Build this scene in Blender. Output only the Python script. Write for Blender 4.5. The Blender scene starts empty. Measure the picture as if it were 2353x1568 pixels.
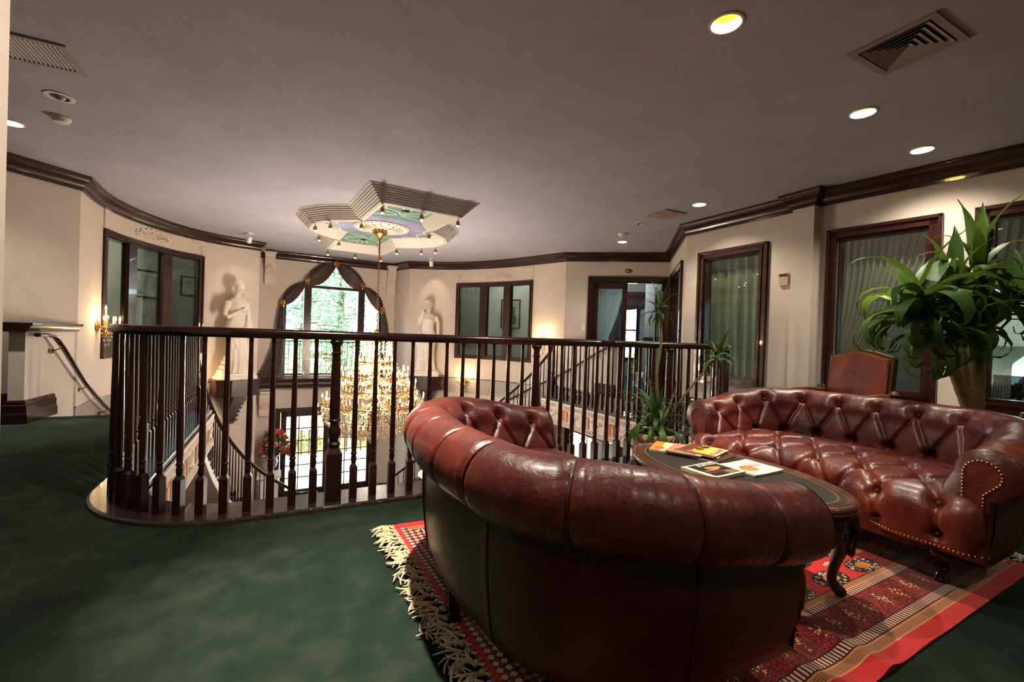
import bpy, bmesh, math, random
import numpy as np
from mathutils import Vector, Matrix, Euler, noise
from mathutils.geometry import tessellate_polygon
random.seed(7)
PI = math.pi
S = bpy.context.scene
C = S.collection

# ------------------------------------------------------------------ camera
YAW, PITCH, ROLL = math.radians(27), math.radians(-0.46), math.radians(1.9)
def camera_axes():
    cr, sr = math.cos(ROLL), math.sin(ROLL)
    ax = [Vector((cr, 0, sr)), Vector((-sr, 0, cr)), Vector((0, 1, 0))]
    cp, sp = math.cos(PITCH), math.sin(PITCH)
    cy, sy = math.cos(YAW), math.sin(YAW)
    out = []
    for v in ax:
        v = Vector((v.x, cp*v.y - sp*v.z, sp*v.y + cp*v.z))
        out.append(Vector((cy*v.x + sy*v.y, -sy*v.x + cy*v.y, v.z)))
    return out
r_, u_, f_ = camera_axes()
cd = bpy.data.cameras.new('camera'); cam = bpy.data.objects.new('camera', cd); C.objects.link(cam)
cd.sensor_width = 36; cd.lens = 36*1030/2353; cd.clip_start = .05; cd.clip_end = 400
M = Matrix(((r_.x, u_.x, -f_.x, 0), (r_.y, u_.y, -f_.y, 0), (r_.z, u_.z, -f_.z, 1.10), (0, 0, 0, 1)))
cam.matrix_world = M
S.camera = cam

# ------------------------------------------------------------------ world, sun, exposure
S.view_settings.view_transform = 'Standard'; S.view_settings.look = 'None'
S.view_settings.gamma = 1; S.view_settings.use_curve_mapping = False
S.view_settings.exposure = 0.56
CHW, DLW, SCW = 205, 150, 12          # watts: chandelier, downlight, sconce
try:
    S.cycles.use_denoising = True; S.cycles.max_bounces = 5; S.cycles.diffuse_bounces = 4
    S.cycles.glossy_bounces = 2; S.cycles.transmission_bounces = 4; S.cycles.transparent_max_bounces = 8
    S.cycles.use_adaptive_sampling = True; S.cycles.adaptive_threshold = .05
    S.cycles.caustics_reflective = False; S.cycles.caustics_refractive = False
    S.cycles.sample_clamp_indirect = 6
except Exception: pass
wd = bpy.data.worlds.new('sky'); S.world = wd; wd.use_nodes = True
wn = wd.node_tree; bg = wn.nodes['Background']
bg.inputs[0].default_value = (.80, .90, 1.0, 1); bg.inputs[1].default_value = 9.0
sd = bpy.data.lights.new('sun', 'SUN'); sun = bpy.data.objects.new('sun', sd); C.objects.link(sun)
sd.energy = 6; sd.angle = .02; sd.color = (1, .95, .88)
sun.rotation_euler = (math.radians(48), 0, math.radians(-25))

def lin(c):
    if isinstance(c, str):
        c = [int(c[i:i+2], 16)/255 for i in (0, 2, 4)]
    return tuple(x/12.92 if x <= .04045 else ((x+.055)/1.055)**2.4 for x in c[:3]) + (1,)

# ------------------------------------------------------------------ materials
class N:
    def __init__(s, name):
        s.m = bpy.data.materials.new(name); s.m.use_nodes = True; s.t = s.m.node_tree
        s.b = s.t.nodes['Principled BSDF']; s.out = s.t.nodes['Material Output']
    def n(s, typ, **kw):
        x = s.t.nodes.new(typ)
        for k, v in kw.items():
            if k.startswith('i_'):
                key = k[2:]; key = int(key) if key.isdigit() else key
                x.inputs[key].default_value = v
            else: setattr(x, k, v)
        return x
    def l(s, a, b): s.t.links.new(a, b)
    def math(s, op, a, b=None, c=None):
        x = s.t.nodes.new('ShaderNodeMath'); x.operation = op
        for i, v in enumerate((a, b, c)):
            if v is None: continue
            if isinstance(v, (int, float)): x.inputs[i].default_value = v
            else: s.l(v, x.inputs[i])
        return x.outputs[0]
    def mix(s, fac, a, b):
        x = s.t.nodes.new('ShaderNodeMix'); x.data_type = 'RGBA'
        for sock, v in ((x.inputs['Factor'], fac), (x.inputs[6], a), (x.inputs[7], b)):
            if isinstance(v, (int, float)): sock.default_value = v
            elif isinstance(v, tuple): sock.default_value = v
            else: s.l(v, sock)
        return x.outputs[2]
    def ramp(s, fac, stops, interp='LINEAR'):
        x = s.t.nodes.new('ShaderNodeValToRGB'); r = x.color_ramp; r.interpolation = interp
        while len(r.elements) < len(stops): r.elements.new(.5)
        for e, (p, c) in zip(r.elements, stops): e.position = p; e.color = c
        s.l(fac, x.inputs[0]); return x.outputs[0]
    def coord(s, which='Object', scale=None, loc=None, rot=None):
        tc = s.n('ShaderNodeTexCoord'); o = tc.outputs[which]
        if scale or loc or rot:
            mp = s.n('ShaderNodeMapping'); s.l(o, mp.inputs[0])
            if scale: mp.inputs['Scale'].default_value = scale
            if loc: mp.inputs['Location'].default_value = loc
            if rot: mp.inputs['Rotation'].default_value = rot
            o = mp.outputs[0]
        return o
    def noise(s, vec, scale, detail=3, rough=.55, dist=0):
        x = s.n('ShaderNodeTexNoise', i_Scale=scale, i_Detail=detail, i_Roughness=rough, i_Distortion=dist)
        if vec is not None: s.l(vec, x.inputs['Vector'])
        return x.outputs['Fac']
    def bump(s, h, strength, dist=.01):
        x = s.n('ShaderNodeBump', i_Strength=strength, i_Distance=dist); s.l(h, x.inputs['Height'])
        s.l(x.outputs[0], s.b.inputs['Normal']); return x
def simple(name, col, rough=.5, metal=0, spec=.5, coat=0, emit=None, estr=0):
    k = N(name); b = k.b
    b.inputs['Base Color'].default_value = lin(col); b.inputs['Roughness'].default_value = rough
    b.inputs['Metallic'].default_value = metal; b.inputs['Specular IOR Level'].default_value = spec
    b.inputs['Coat Weight'].default_value = coat
    if emit: b.inputs['Emission Color'].default_value = lin(emit); b.inputs['Emission Strength'].default_value = estr
    return k.m
def noisy(name, c1, c2, scale, rough=.6, bump=0, bscale=None, bdist=.01, coat=0, stretch=None, metal=0, r2=None, spec=.5, which='Object'):
    k = N(name); v = k.coord(which, scale=stretch)
    f = k.noise(v, scale, 4)
    f2 = k.ramp(f, [(.3, lin(c1)), (.7, lin(c2))])
    k.l(f2, k.b.inputs['Base Color']); k.b.inputs['Roughness'].default_value = rough
    k.b.inputs['Coat Weight'].default_value = coat; k.b.inputs['Metallic'].default_value = metal
    k.b.inputs['Specular IOR Level'].default_value = spec
    if bump: k.bump(k.noise(v, bscale or scale*3, 3), bump, bdist)
    return k.m
MT = {}
MT['wall'] = noisy('wall_plaster', 'c9baae', 'd0c2b7', 3, .75, .25, 90, .004, which='Object', spec=.25)
MT['wall_room'] = noisy('wall_room_plaster', '9ca39c', 'aab0a8', 2.5, .7, .3, 12, .01, spec=.25)
MT['ceiling'] = noisy('ceiling_texture', 'aaa6b4', 'b4b0bc', 2, .85, .55, 70, .006, spec=.2)
MT['white_paint'] = simple('white_paint', 'e4ddd5', .45)
MT['coffer'] = simple('coffer_paint', 'bdb6b0', .5)
MT['plaster'] = noisy('white_plaster', 'd2c2b4', 'dccdc0', 6, .6, .1, 60)
MT['marble'] = noisy('statue_plaster', 'd6cabc', 'e0d5c9', 5, .55, .08, 80)
MT['wood'] = noisy('mahogany', '1a0b0a', '3a1512', 3, .36, .05, 40, coat=.08, stretch=(1, 1, 9), spec=.4)
MT['wood_h'] = noisy('mahogany_rail', '160a0a', '331412', 4, .2, .04, 40, coat=.6)
MT['wood_red'] = noisy('red_mahogany', '200d0c', '3c1c17', 3, .25, .05, 40, coat=.4, stretch=(3, 3, 8))
MT['curb'] = noisy('dark_curb_wood', '241a1c', '3b2a2a', 2, .25, .12, 25, .003, coat=.5, stretch=(6, 2, 2))
MT['dark'] = simple('dark_void', '0a0808', .6)
MT['brass'] = simple('brass', 'b98a35', .25, 1)
MT['gold_old'] = noisy('aged_gold', '8a5f26', 'c79b4c', 20, .35, .2, 40, metal=1)
MT['iron'] = simple('wrought_iron', '15171c', .5)
MT['carpet'] = None
def carpet(name, c1, c2, c3):
    k = N(name); v = k.coord('Object')
    a = k.noise(v, .9, 4, .6, .6); b_ = k.noise(v, 7, 3); c = k.noise(v, 420, 2)
    f = k.math('ADD', k.math('MULTIPLY', a, .7), k.math('MULTIPLY', b_, .3))
    col = k.ramp(f, [(.36, lin(c1)), (.5, lin(c2)), (.64, lin(c3))])
    col2 = k.mix(k.math('MULTIPLY', c, .35), col, lin(c1))
    k.l(col2, k.b.inputs['Base Color']); k.b.inputs['Roughness'].default_value = .95
    k.b.inputs['Specular IOR Level'].default_value = .1
    
    k.bump(c, .6, .006); return k.m
MT['carpet'] = carpet('green_carpet', '17221c', '242f28', '3a4537')
MT['carpet_teal'] = carpet('teal_carpet', '0f4a48', '176058', '1f7068')
def glass(name, tint=(.9, .97, .95), refl=1.0, rough=0):
    k = N(name); t = k.t
    tr = k.n('ShaderNodeBsdfTransparent'); tr.inputs[0].default_value = tint + (1,)
    gl = k.n('ShaderNodeBsdfGlossy'); gl.inputs['Roughness'].default_value = rough
    lw = k.n('ShaderNodeLayerWeight', i_Blend=.5); mx = k.n('ShaderNodeMixShader')
    sch = k.math('ADD', k.math('MULTIPLY', k.math('POWER', lw.outputs['Facing'], 5.0), .96), .04)      # Schlick, the same on both faces
    k.l(k.math('MULTIPLY', sch, refl), mx.inputs[0])
    k.l(tr.outputs[0], mx.inputs[1]); k.l(gl.outputs[0], mx.inputs[2]); k.l(mx.outputs[0], k.out.inputs[0])
    return k.m
MT['glass'] = glass('window_glass', refl=.8); MT['glass_in'] = glass('interior_glass', (.86, .93, .90), 1.0)
def crystal():
    k = N('crystal'); tr = k.n('ShaderNodeBsdfTransparent'); gl = k.n('ShaderNodeBsdfGlossy'); gl.inputs['Roughness'].default_value = .08; df = k.n('ShaderNodeBsdfDiffuse'); df.inputs[0].default_value = lin('d8c8a8')
    m1 = k.n('ShaderNodeMixShader', i_0=.62); m2 = k.n('ShaderNodeMixShader', i_0=.16); gl.inputs[0].default_value = (.95, .86, .72, 1)
    k.l(tr.outputs[0], m1.inputs[1]); k.l(gl.outputs[0], m1.inputs[2]); k.l(m1.outputs[0], m2.inputs[1]); k.l(df.outputs[0], m2.inputs[2]); k.l(m2.outputs[0], k.out.inputs[0]); return k.m
MT['crystal'] = crystal()
def lamp_mat(name, col, st): return simple(name, '000000', .5, emit=col, estr=st)
MT['bulb'] = lamp_mat('bulb_glow', 'ffb860', 14)
MT['bulb_small'] = lamp_mat('small_bulb_glow', 'ffe2b8', 14)
MT['can'] = lamp_mat('downlight_glow', 'fff0b8', 2.2)
MT['can_in'] = simple('downlight_reflector', 'e6cc6c', .4)

# ------------------------------------------------------------------ mesh helpers
class MB:
    """collects pieces of ONE object"""
    def __init__(s): s.v = []; s.f = []; s.mi = []
    def add(s, vs, fs, m=0):
        o = len(s.v); s.v += [tuple(x) for x in vs]; s.f += [tuple(i+o for i in f) for f in fs]; s.mi += [m]*len(fs); return s
    def box(s, c, d, rz=0, m=0, mat=None):
        x, y, z = d[0]/2, d[1]/2, d[2]/2
        vs = [Vector((a*x, b*y, e*z)) for e in (-1, 1) for a, b in ((-1, -1), (1, -1), (1, 1), (-1, 1))]
        R = Matrix.Rotation(rz, 3, 'Z') if mat is None else mat
        vs = [R @ v + Vector(c) for v in vs]
        return s.add(vs, [(3, 2, 1, 0), (4, 5, 6, 7), (0, 1, 5, 4), (1, 2, 6, 5), (2, 3, 7, 6), (3, 0, 4, 7)], m)
    def bar(s, a, b, w, h=None, m=0, up=(0, 0, 1)):
        a, b = Vector(a), Vector(b); d = b-a; L = d.length; h = h or w
        if L < 1e-6: return s
        z = d/L; up = Vector(up)
        if abs(z.dot(up)) > .99: up = Vector((1, 0, 0))
        x = up.cross(z).normalized(); y = z.cross(x)
        return s.box((a+b)/2, (w, h, L), m=m, mat=Matrix((x, y, z)).transposed())
    def lathe(s, prof, n=16, c=(0, 0, 0), m=0, R=None, sx=1, sy=1, cap=True):
        R = R or Matrix.Identity(3); vs = []; fs = []; c = Vector(c); k = len(prof)
        for r, z in prof:
            for i in range(n):
                a = 2*PI*i/n; vs.append(R @ Vector((r*math.cos(a)*sx, r*math.sin(a)*sy, z)) + c)
        for j in range(k-1):
            for i in range(n):
                i2 = (i+1) % n; fs.append((j*n+i, j*n+i2, (j+1)*n+i2, (j+1)*n+i))
        if cap and prof[0][0] > 1e-5: fs.append(tuple(range(n-1, -1, -1)))
        if cap and prof[-1][0] > 1e-5: fs.append(tuple((k-1)*n+i for i in range(n)))
        return s.add(vs, fs, m)
    def tube(s, pts, r, n=8, m=0, cap=True, flat=1):
        pts = [Vector(p) for p in pts]; k = len(pts); rs = r if isinstance(r, (list, tuple)) else [r]*k
        vs = []; fs = []; px = None
        for i, p in enumerate(pts):
            t = (pts[min(i+1, k-1)] - pts[max(i-1, 0)])
            t = t.normalized() if t.length > 1e-9 else Vector((0, 0, 1))
            if px is None:
                px = Vector((0, 0, 1)).cross(t)
                if px.length < .01: px = Vector((1, 0, 0))
            x = (px - t*px.dot(t)).normalized(); px = x; y = t.cross(x)
            for j in range(n):
                a = 2*PI*j/n; vs.append(p + (x*math.cos(a) + y*math.sin(a)*flat)*rs[i])
        for i in range(k-1):
            for j in range(n):
                j2 = (j+1) % n; fs.append((i*n+j, i*n+j2, (i+1)*n+j2, (i+1)*n+j))
        if cap: fs += [tuple(range(n-1, -1, -1)), tuple((k-1)*n+j for j in range(n))]
        return s.add(vs, fs, m)
    def grid(s, P, m=0, closeu=False, closev=False, flip=False):
        nu, nv = len(P), len(P[0]); vs = [p for row in P for p in row]; fs = []
        for i in range(nu if closeu else nu-1):
            for j in range(nv if closev else nv-1):
                i2, j2 = (i+1) % nu, (j+1) % nv
                q = (i*nv+j, i2*nv+j, i2*nv+j2, i*nv+j2); fs.append(q[::-1] if flip else q)
        return s.add(vs, fs, m)
    def prism(s, poly, z0, z1, m=0, holes=()):
        loops = [[Vector((p[0], p[1], 0)) for p in poly]] + [[Vector((p[0], p[1], 0)) for p in h] for h in holes]
        tris = tessellate_polygon(loops); flat = [p for lp in loops for p in lp]; n = len(flat)
        vs = [(p.x, p.y, z0) for p in flat] + [(p.x, p.y, z1) for p in flat]
        fs = []
        for t in tris:
            a, b, c = (flat[i] for i in t)
            t = t if (b-a).cross(c-a).z > 0 else t[::-1]
            fs += [t[::-1], tuple(i+n for i in t)]
        o = 0
        for li, lp in enumerate(loops):
            k = len(lp); area = sum(lp[i].x*lp[(i+1) % k].y - lp[(i+1) % k].x*lp[i].y for i in range(k))
            ccw = (area > 0) == (li == 0)
            for i in range(k):
                a, b = o+i, o+(i+1) % k; q = (a, b, b+n, a+n); fs.append(q if ccw else q[::-1])
            o += k
        return s.add(vs, fs, m)
    def sphere(s, c, r, n=10, m=0, sc=(1, 1, 1)):
        k = max(4, n//2)
        prof = [(max(r*math.sin(PI*i/k), 0 if i in (0, k) else 0), -r*math.cos(PI*i/k)) for i in range(k+1)]
        vs = []; fs = []; c = Vector(c)
        for rr, z in prof[1:-1]:
            for i in range(n):
                a = 2*PI*i/n; vs.append(Vector((rr*math.cos(a)*sc[0], rr*math.sin(a)*sc[1], z*sc[2])) + c)
        vs += [c + Vector((0, 0, -r*sc[2])), c + Vector((0, 0, r*sc[2]))]; b, t = len(vs)-2, len(vs)-1
        for j in range(k-2):
            for i in range(n): fs.append((j*n+i, j*n+(i+1) % n, (j+1)*n+(i+1) % n, (j+1)*n+i))
        for i in range(n): fs += [(b, (i+1) % n, i), (t, (k-2)*n+i, (k-2)*n+(i+1) % n)]
        return s.add(vs, fs, m)
    def xform(s, f): s.v = [tuple(f(Vector(p))) for p in s.v]; return s
    def mesh(s, name, mats, smooth=True, angle=40):
        me = bpy.data.meshes.new(name); me.from_pydata(s.v, [], s.f)
        for m in (mats if isinstance(mats, (list, tuple)) else [mats]): me.materials.append(MT[m] if isinstance(m, str) else m)
        if any(s.mi): me.polygons.foreach_set('material_index', s.mi)
        if smooth:
            me.polygons.foreach_set('use_smooth', [True]*len(me.polygons))
            me.set_sharp_from_angle(angle=math.radians(angle))
        me.update(); return me
    def build(s, name, mats, parent=None, smooth=True, angle=40, loc=None, rz=0):
        return put(name, s.mesh(name, mats, smooth, angle), parent, loc, rz)
def put(name, me, parent=None, loc=None, rz=0, rot=None, sc=None):
    o = bpy.data.objects.new(name, me); C.objects.link(o)
    if parent is not None: o.parent = parent
    if loc is not None: o.location = loc
    if rz: o.rotation_euler = (0, 0, rz)
    if rot is not None: o.rotation_euler = rot
    if sc is not None: o.scale = sc if isinstance(sc, (tuple, list, Vector)) else (sc, sc, sc)
    return o
def tag(o, label, cat, group=None):
    o['label'] = label; o['category'] = cat
    if group: o['group'] = group
    return o
def struct(o): o['kind'] = 'structure'; return o
def stuff(o): o['kind'] = 'stuff'; return o
def thing(name, label, cat, loc=(0, 0, 0), rz=0, group=None):
    o = bpy.data.objects.new(name, None); C.objects.link(o); o.location = loc; o.rotation_euler = (0, 0, rz); o.empty_display_size = .1
    return tag(o, label, cat, group)
def dup(root, loc, rz=0, label=None, parent=None, sc=None):
    r = root.copy(); C.objects.link(r); r.parent = parent
    if loc is not None: r.location = loc; r.rotation_euler = (0, 0, rz)
    if label: r['label'] = label
    if sc: r.scale = sc
    for ch in list(root.children):
        c = ch.copy(); C.objects.link(c); c.parent = r
        for g in list(ch.children):
            d = g.copy(); C.objects.link(d); d.parent = c
    return r
def point(name, loc, e, col, rad=.03, parent=None):
    l = bpy.data.lights.new(name, 'POINT'); l.energy = e; l.color = col; l.shadow_soft_size = rad
    return put(name, l, parent, loc)

# ---- plan paths
def catmull(P, n=8):
    P = [np.array(p, float) for p in P]; Q = [2*P[0]-P[1]] + P + [2*P[-1]-P[-2]]; out = []
    for i in range(1, len(Q)-2):
        a, b, c, d = Q[i-1:i+3]
        for k in range(n):
            t = k/n; out.append(.5*((2*b)+(-a+c)*t+(2*a-5*b+4*c-d)*t*t+(-a+3*b-3*c+d)*t**3))
    out.append(Q[-2]); return np.array(out)
def offset(P, d):
    """mitred offset; positive d goes to the right of travel (towards the room)"""
    P = np.array(P, float); out = []
    for i in range(len(P)):
        a = P[i]-P[i-1] if i > 0 else None; b = P[i+1]-P[i] if i < len(P)-1 else None
        na = None if a is None else np.array([a[1], -a[0]])/np.linalg.norm(a)
        nb = None if b is None else np.array([b[1], -b[0]])/np.linalg.norm(b)
        if na is None: n = nb
        elif nb is None: n = na
        else:
            n = na+nb; n = n/max(np.dot(n, na), .35)
        out.append(P[i]+n*d)
    return np.array(out)
class Path:
    def __init__(s, P):
        s.P = np.array(P, float); s.L = np.concatenate([[0], np.cumsum(np.linalg.norm(np.diff(s.P, axis=0), axis=1))])
    @property
    def length(s): return float(s.L[-1])
    def at(s, t):
        t = min(max(t, 0), s.length); i = min(int(np.searchsorted(s.L, t, 'right'))-1, len(s.P)-2)
        u = (t-s.L[i])/(s.L[i+1]-s.L[i]); p = s.P[i]*(1-u)+s.P[i+1]*u; return p
    def tan(s, t):
        d = s.at(min(t+.03, s.length))-s.at(max(t-.03, 0)); return d/np.linalg.norm(d)
    def w(s, t, n, z):
        """point at arc length t, n towards the room, height z"""
        p = s.at(t); T = s.tan(t); return Vector((p[0]+T[1]*n, p[1]-T[0]*n, z))
    def ang(s, t): T = s.tan(t); return math.atan2(T[1], T[0])
def sweep(mb, P, prof, m=0, caps=True, closed_prof=False):
    """profile [(n,z)] along plan polyline P, n towards the room"""
    cols = [[(q[0], q[1], z) for q in offset(P, n)] for n, z in prof]
    G = [[cols[j][i] for j in range(len(prof))] for i in range(len(P))]
    mb.grid(G, m=m, closev=closed_prof)
    if caps:
        k = len(prof)
        mb.add(G[0], [tuple(range(k))], m); mb.add(G[-1], [tuple(range(k-1, -1, -1))], m)
    return mb
def wbox(mb, path, s0, s1, n0, n1, z0, z1, m=0, step=.15):
    """box bent along a wall path"""
    k = max(1, int(math.ceil((s1-s0)/step))); G = []
    for i in range(k+1):
        s = s0+(s1-s0)*i/k; G.append([path.w(s, n0, z0), path.w(s, n1, z0), path.w(s, n1, z1), path.w(s, n0, z1)])
    mb.grid(G, m=m, closev=True); mb.add(G[0], [(0, 1, 2, 3)], m); mb.add(G[-1], [(3, 2, 1, 0)], m); return mb
def wall_path(mb, path, z0, z1, holes=(), th=.12, m=0):
    """wall of thickness th behind path with rectangular holes (s0,s1,z0,z1)"""
    ss = set([float(x) for x in path.L]); zz = {z0, z1}
    for a, b, c, d in holes: ss |= {a, b}; zz |= {c, d}
    ss = sorted(ss); zz = sorted(zz)
    def inh(s, z): return any(a < s < b and c < z < d for a, b, c, d in holes)
    for i in range(len(ss)-1):
        if ss[i+1]-ss[i] < 1e-4: continue
        for j in range(len(zz)-1):
            sm, zm = (ss[i]+ss[i+1])/2, (zz[j]+zz[j+1])/2
            if inh(sm, zm): continue
            q = [path.w(ss[i], 0, zz[j]), path.w(ss[i+1], 0, zz[j]), path.w(ss[i+1], 0, zz[j+1]), path.w(ss[i], 0, zz[j+1])]
            b = [path.w(ss[i], -th, zz[j]), path.w(ss[i+1], -th, zz[j]), path.w(ss[i+1], -th, zz[j+1]), path.w(ss[i], -th, zz[j+1])]
            mb.add(q, [(0, 1, 2, 3)], m); mb.add(b, [(3, 2, 1, 0)], m)
    for a, b, c, d in holes:
        sl = [a]+[x for x in ss if a < x < b]+[b]
        for z, fl in ((c, 0), (d, 1)):
            G = [[path.w(x, 0, z), path.w(x, -th, z)] for x in sl]; mb.grid(G, m=m, flip=bool(fl))
        for x in (a, b): mb.add([path.w(x, 0, c), path.w(x, -th, c), path.w(x, -th, d), path.w(x, 0, d)], [(0, 1, 2, 3)], m)
    return mb
# ================================================================== SETTING
ZC = 3.02; ZL = -3.25
LA = Path(offset(catmull([(-2.293, 7.838), (-2.324, 8.722), (-2.16, 9.6), (-1.774, 10.45), (-1.222, 11.0), (-.468, 11.33)], 5), -.12))
RA = Path(offset(catmull([(2.886, 11.776), (3.97, 11.095), (4.78, 10.0), (5.464, 8.357)], 7), -.12))
WA, WB = (-.56, 12.44), (2.72, 12.61)
WW = Path([WA, WB])
WL = Path([(-6.5, 3.43), tuple(LA.P[0])])
FD = Path([tuple(RA.P[-1]), (7.37, 7.08)])
DG = Path([(7.37, 7.08), (5.775, 5.22)])
R1 = Path([(5.775, 5.22), (5.83, 3.49)])
R2 = Path([(5.84, 3.23), (6.06, 1.55), (6.25, .1), (6.62, -3.0)])
PIL = [(5.83, 3.49), (5.72, 3.49), (5.72, 3.23), (5.84, 3.23)]
def spath(n, o): n.name = o
mb = MB(); wall_path(mb, WL, 0, ZC, th=.15); struct(mb.build('wall_left', 'wall'))
mb = MB(); wall_path(mb, LA, ZL, ZC, [(.99, 3.32, .62, 2.48)], th=.14); struct(mb.build('wall_left_curved', 'wall'))
mb = MB(); wall_path(mb, RA, ZL, ZC, [(1.33, 3.53, .56, 2.43)], th=.14); struct(mb.build('wall_right_curved', 'wall'))
RL_ = Path([tuple(LA.P[-1]), WA]); RR_ = Path([WB, tuple(RA.P[0])])
mb = MB(); wall_path(mb, RL_, ZL, ZC); struct(mb.build('wall_recess_left', 'wall'))
mb = MB(); wall_path(mb, RR_, ZL, ZC); struct(mb.build('wall_recess_right', 'wall'))
# window wall with a scalloped arch and the lower doorway: polygon in (s,z)
WC = 1.17                                   # window axis (e1)
def arch(gr=0.0, n=10, zb=-.10):
    """scalloped opening outline grown by gr, in (e1,z)"""
    P = [(WC-1.18-gr, zb-(gr if zb > -.2 else 0)), (WC-1.18-gr, 1.75)]
    for i in range(1, n+1):
        a = PI-PI/2*i/n; P.append((WC-.67+(.51+gr)*math.cos(a), 1.75+(.51+gr)*math.sin(a)))
    P[-1] = (WC-.67, 1.75+.51+gr)
    for i in range(0, 2*n+1):
        a = PI-PI*i/(2*n); P.append((WC+(.67+gr)*math.cos(a), 2.22+(.61+gr)*math.sin(a)))
    P = [p for p in P]
    for i in range(0, n+1):
        a = PI/2-PI/2*i/n; P.append((WC+.67+(.51+gr)*math.cos(a), 1.75+(.51+gr)*math.sin(a)))
    P.append((WC+1.18+gr, zb-(gr if zb > -.2 else 0)))
    # drop points of the scallops hidden under the middle arch
    out = []
    for x, z in P:
        mid = abs(x-WC) < .67+gr-1e-6 and z < 2.22+1e-6 and z > 1.0
        if not mid: out.append((x, z))
    return out
def ww(e1, n, z): return WW.w(e1+.56, n, z)
def poly_wall(mb, poly, holes, n0, n1, m=0):
    t = MB(); t.prism(poly, 0, 1, m, holes)
    off = len(mb.v); base = [ww(x, n0+(n1-n0)*k, z) for x, z, k in t.v]
    mb.add(base, t.f, m)
mb = MB()
door_hole = [(-.02, ZL+.001), (2.24, ZL+.001), (2.24, -.95), (-.02, -.95)]
poly_wall(mb, [(-.56, ZL), (2.73, ZL), (2.73, ZC), (-.56, ZC)], [arch(), door_hole], 0, -.2)
struct(mb.build('wall_window', 'wall', smooth=False))
mb = MB(); wall_path(mb, FD, 0, ZC, [(.58, 2.12, 0, 2.41)], th=.12); struct(mb.build('wall_far', 'wall'))
mb = MB(); wall_path(mb, DG, 0, ZC, [(.50, 2.05, 0, 2.41)], th=.12); struct(mb.build('wall_diagonal', 'wall'))
mb = MB(); wall_path(mb, R1, 0, ZC, [(.36, 1.26, .60, 2.42)], th=.14); struct(mb.build('wall_right', 'wall'))
mb = MB(); wall_path(mb, R2, 0, ZC, [(.21, 1.04, .63, 2.42), (1.47, 2.35, .63, 2.42)], th=.14); struct(mb.build('wall_right_front', 'wall'))
mb = MB(); mb.prism([(5.72, 3.23), (5.98, 3.23), (5.98, 3.49), (5.72, 3.49)], 0, ZC); struct(mb.build('wall_right_pilaster', 'wall', smooth=False))
mb = MB(); mb.box((-.1, -3.06, ZC/2), (13.6, .12, ZC)); struct(mb.build('wall_back', 'wall', smooth=False))
mb = MB(); mb.box((-6.56, .2, ZC/2), (.12, 6.6, ZC)); struct(mb.build('wall_left_back', 'wall', smooth=False))
mb = MB(); mb.box((-1.615, 1.83, ZC/2), (1.72, .14, ZC)); struct(mb.build('wall_near_left', 'wall', smooth=False))
BASE = [(0, 0), (.045, 0), (.045, .10), (.035, .115), (.035, .19), (.022, .205), (.022, .23), (.008, .25), (0, .25)]
mb = MB(); sweep(mb, [(-2.42, 1.90), (-.755, 1.90), (-.755, 1.76), (-2.42, 1.76)][::-1], [(-n, z) for n, z in BASE][::-1]); struct(mb.build('baseboard_near_left', 'wood_h', angle=25))
# ceiling
DLS = [(2.306, 1.847, 1.0, 'lit recessed downlight nearest the camera in the dark part of the ceiling'), (4.144, 1.992, 1.0, 'lit recessed downlight above the far sofa, below the square vent'),
       (5.376, 2.075, 1.2, 'lit recessed downlight closest to the crown over the right windows'), (5.06, 4.379, 1.1, 'lit recessed downlight beside the small square grille'),
       (5.789, 6.802, .9, 'small lit recessed downlight in front of the far double door'), (-2.408, 6.12, .8, 'bright recessed downlight at the far left over the stair head'),
       (.36, 1.87, 2.0, 'recessed downlight over the carpet left of the near sofa'), (-1.5, .2, .35, 'added fill downlight behind the camera, left of centre'), (1.2, -.9, .35, 'added fill downlight behind the camera, in line with the near sofa'),
       (3.6, -.9, .4, 'added fill downlight behind the camera, in line with the far sofa'), (-4.2, 1.2, .5, 'unseen fill downlight in the left corridor behind the near wall')]  # lamps behind the camera and in the corridor are unseen, added as ambient fill
mb = MB(); mb.prism([(-7.5, -3.4), (8.5, -3.4), (12.2, -1), (12.2, 13.2), (-7.5, 13.2)], ZC, ZC+.2, 0, [[(x+.083*math.cos(2*PI*i/24), y+.083*math.sin(2*PI*i/24)) for i in range(24)] for x, y, _, _ in DLS]); struct(mb.build('ceiling', 'ceiling', smooth=False))
# crown moulding round the whole hall
chain = [tuple(p) for p in WL.P] + [tuple(p) for p in LA.P[1:]] + [WA, WB] + [tuple(p) for p in RA.P] + [(7.37, 7.08), (5.775, 5.22)] + PIL + [tuple(p) for p in R2.P[1:]]
CROWN = [(0, 2.83), (.022, 2.83), (.022, 2.865), (.032, 2.872), (.04, 2.895), (.062, 2.925), (.088, 2.945), (.10, 2.965), (.115, 2.972), (.122, 2.99), (.122, ZC)]
mb = MB(); sweep(mb, chain, CROWN); struct(mb.build('trim_1', 'wood_red', angle=25))
# baseboards along the far landing and the right wall
for nm, pts in (('baseboard_left', [tuple(WL.P[0]), tuple(WL.w(WL.length-.3, 0, 0))[:2]]), ('baseboard_right', [(5.775, 5.22)] + PIL + [tuple(p) for p in R2.P[1:]]),
                ('baseboard_far', [tuple(FD.P[0]), tuple(FD.w(.49, 0, 0))[:2]])):
    mb = MB(); sweep(mb, pts, BASE); struct(mb.build(nm, 'wood_h', angle=25))

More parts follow.
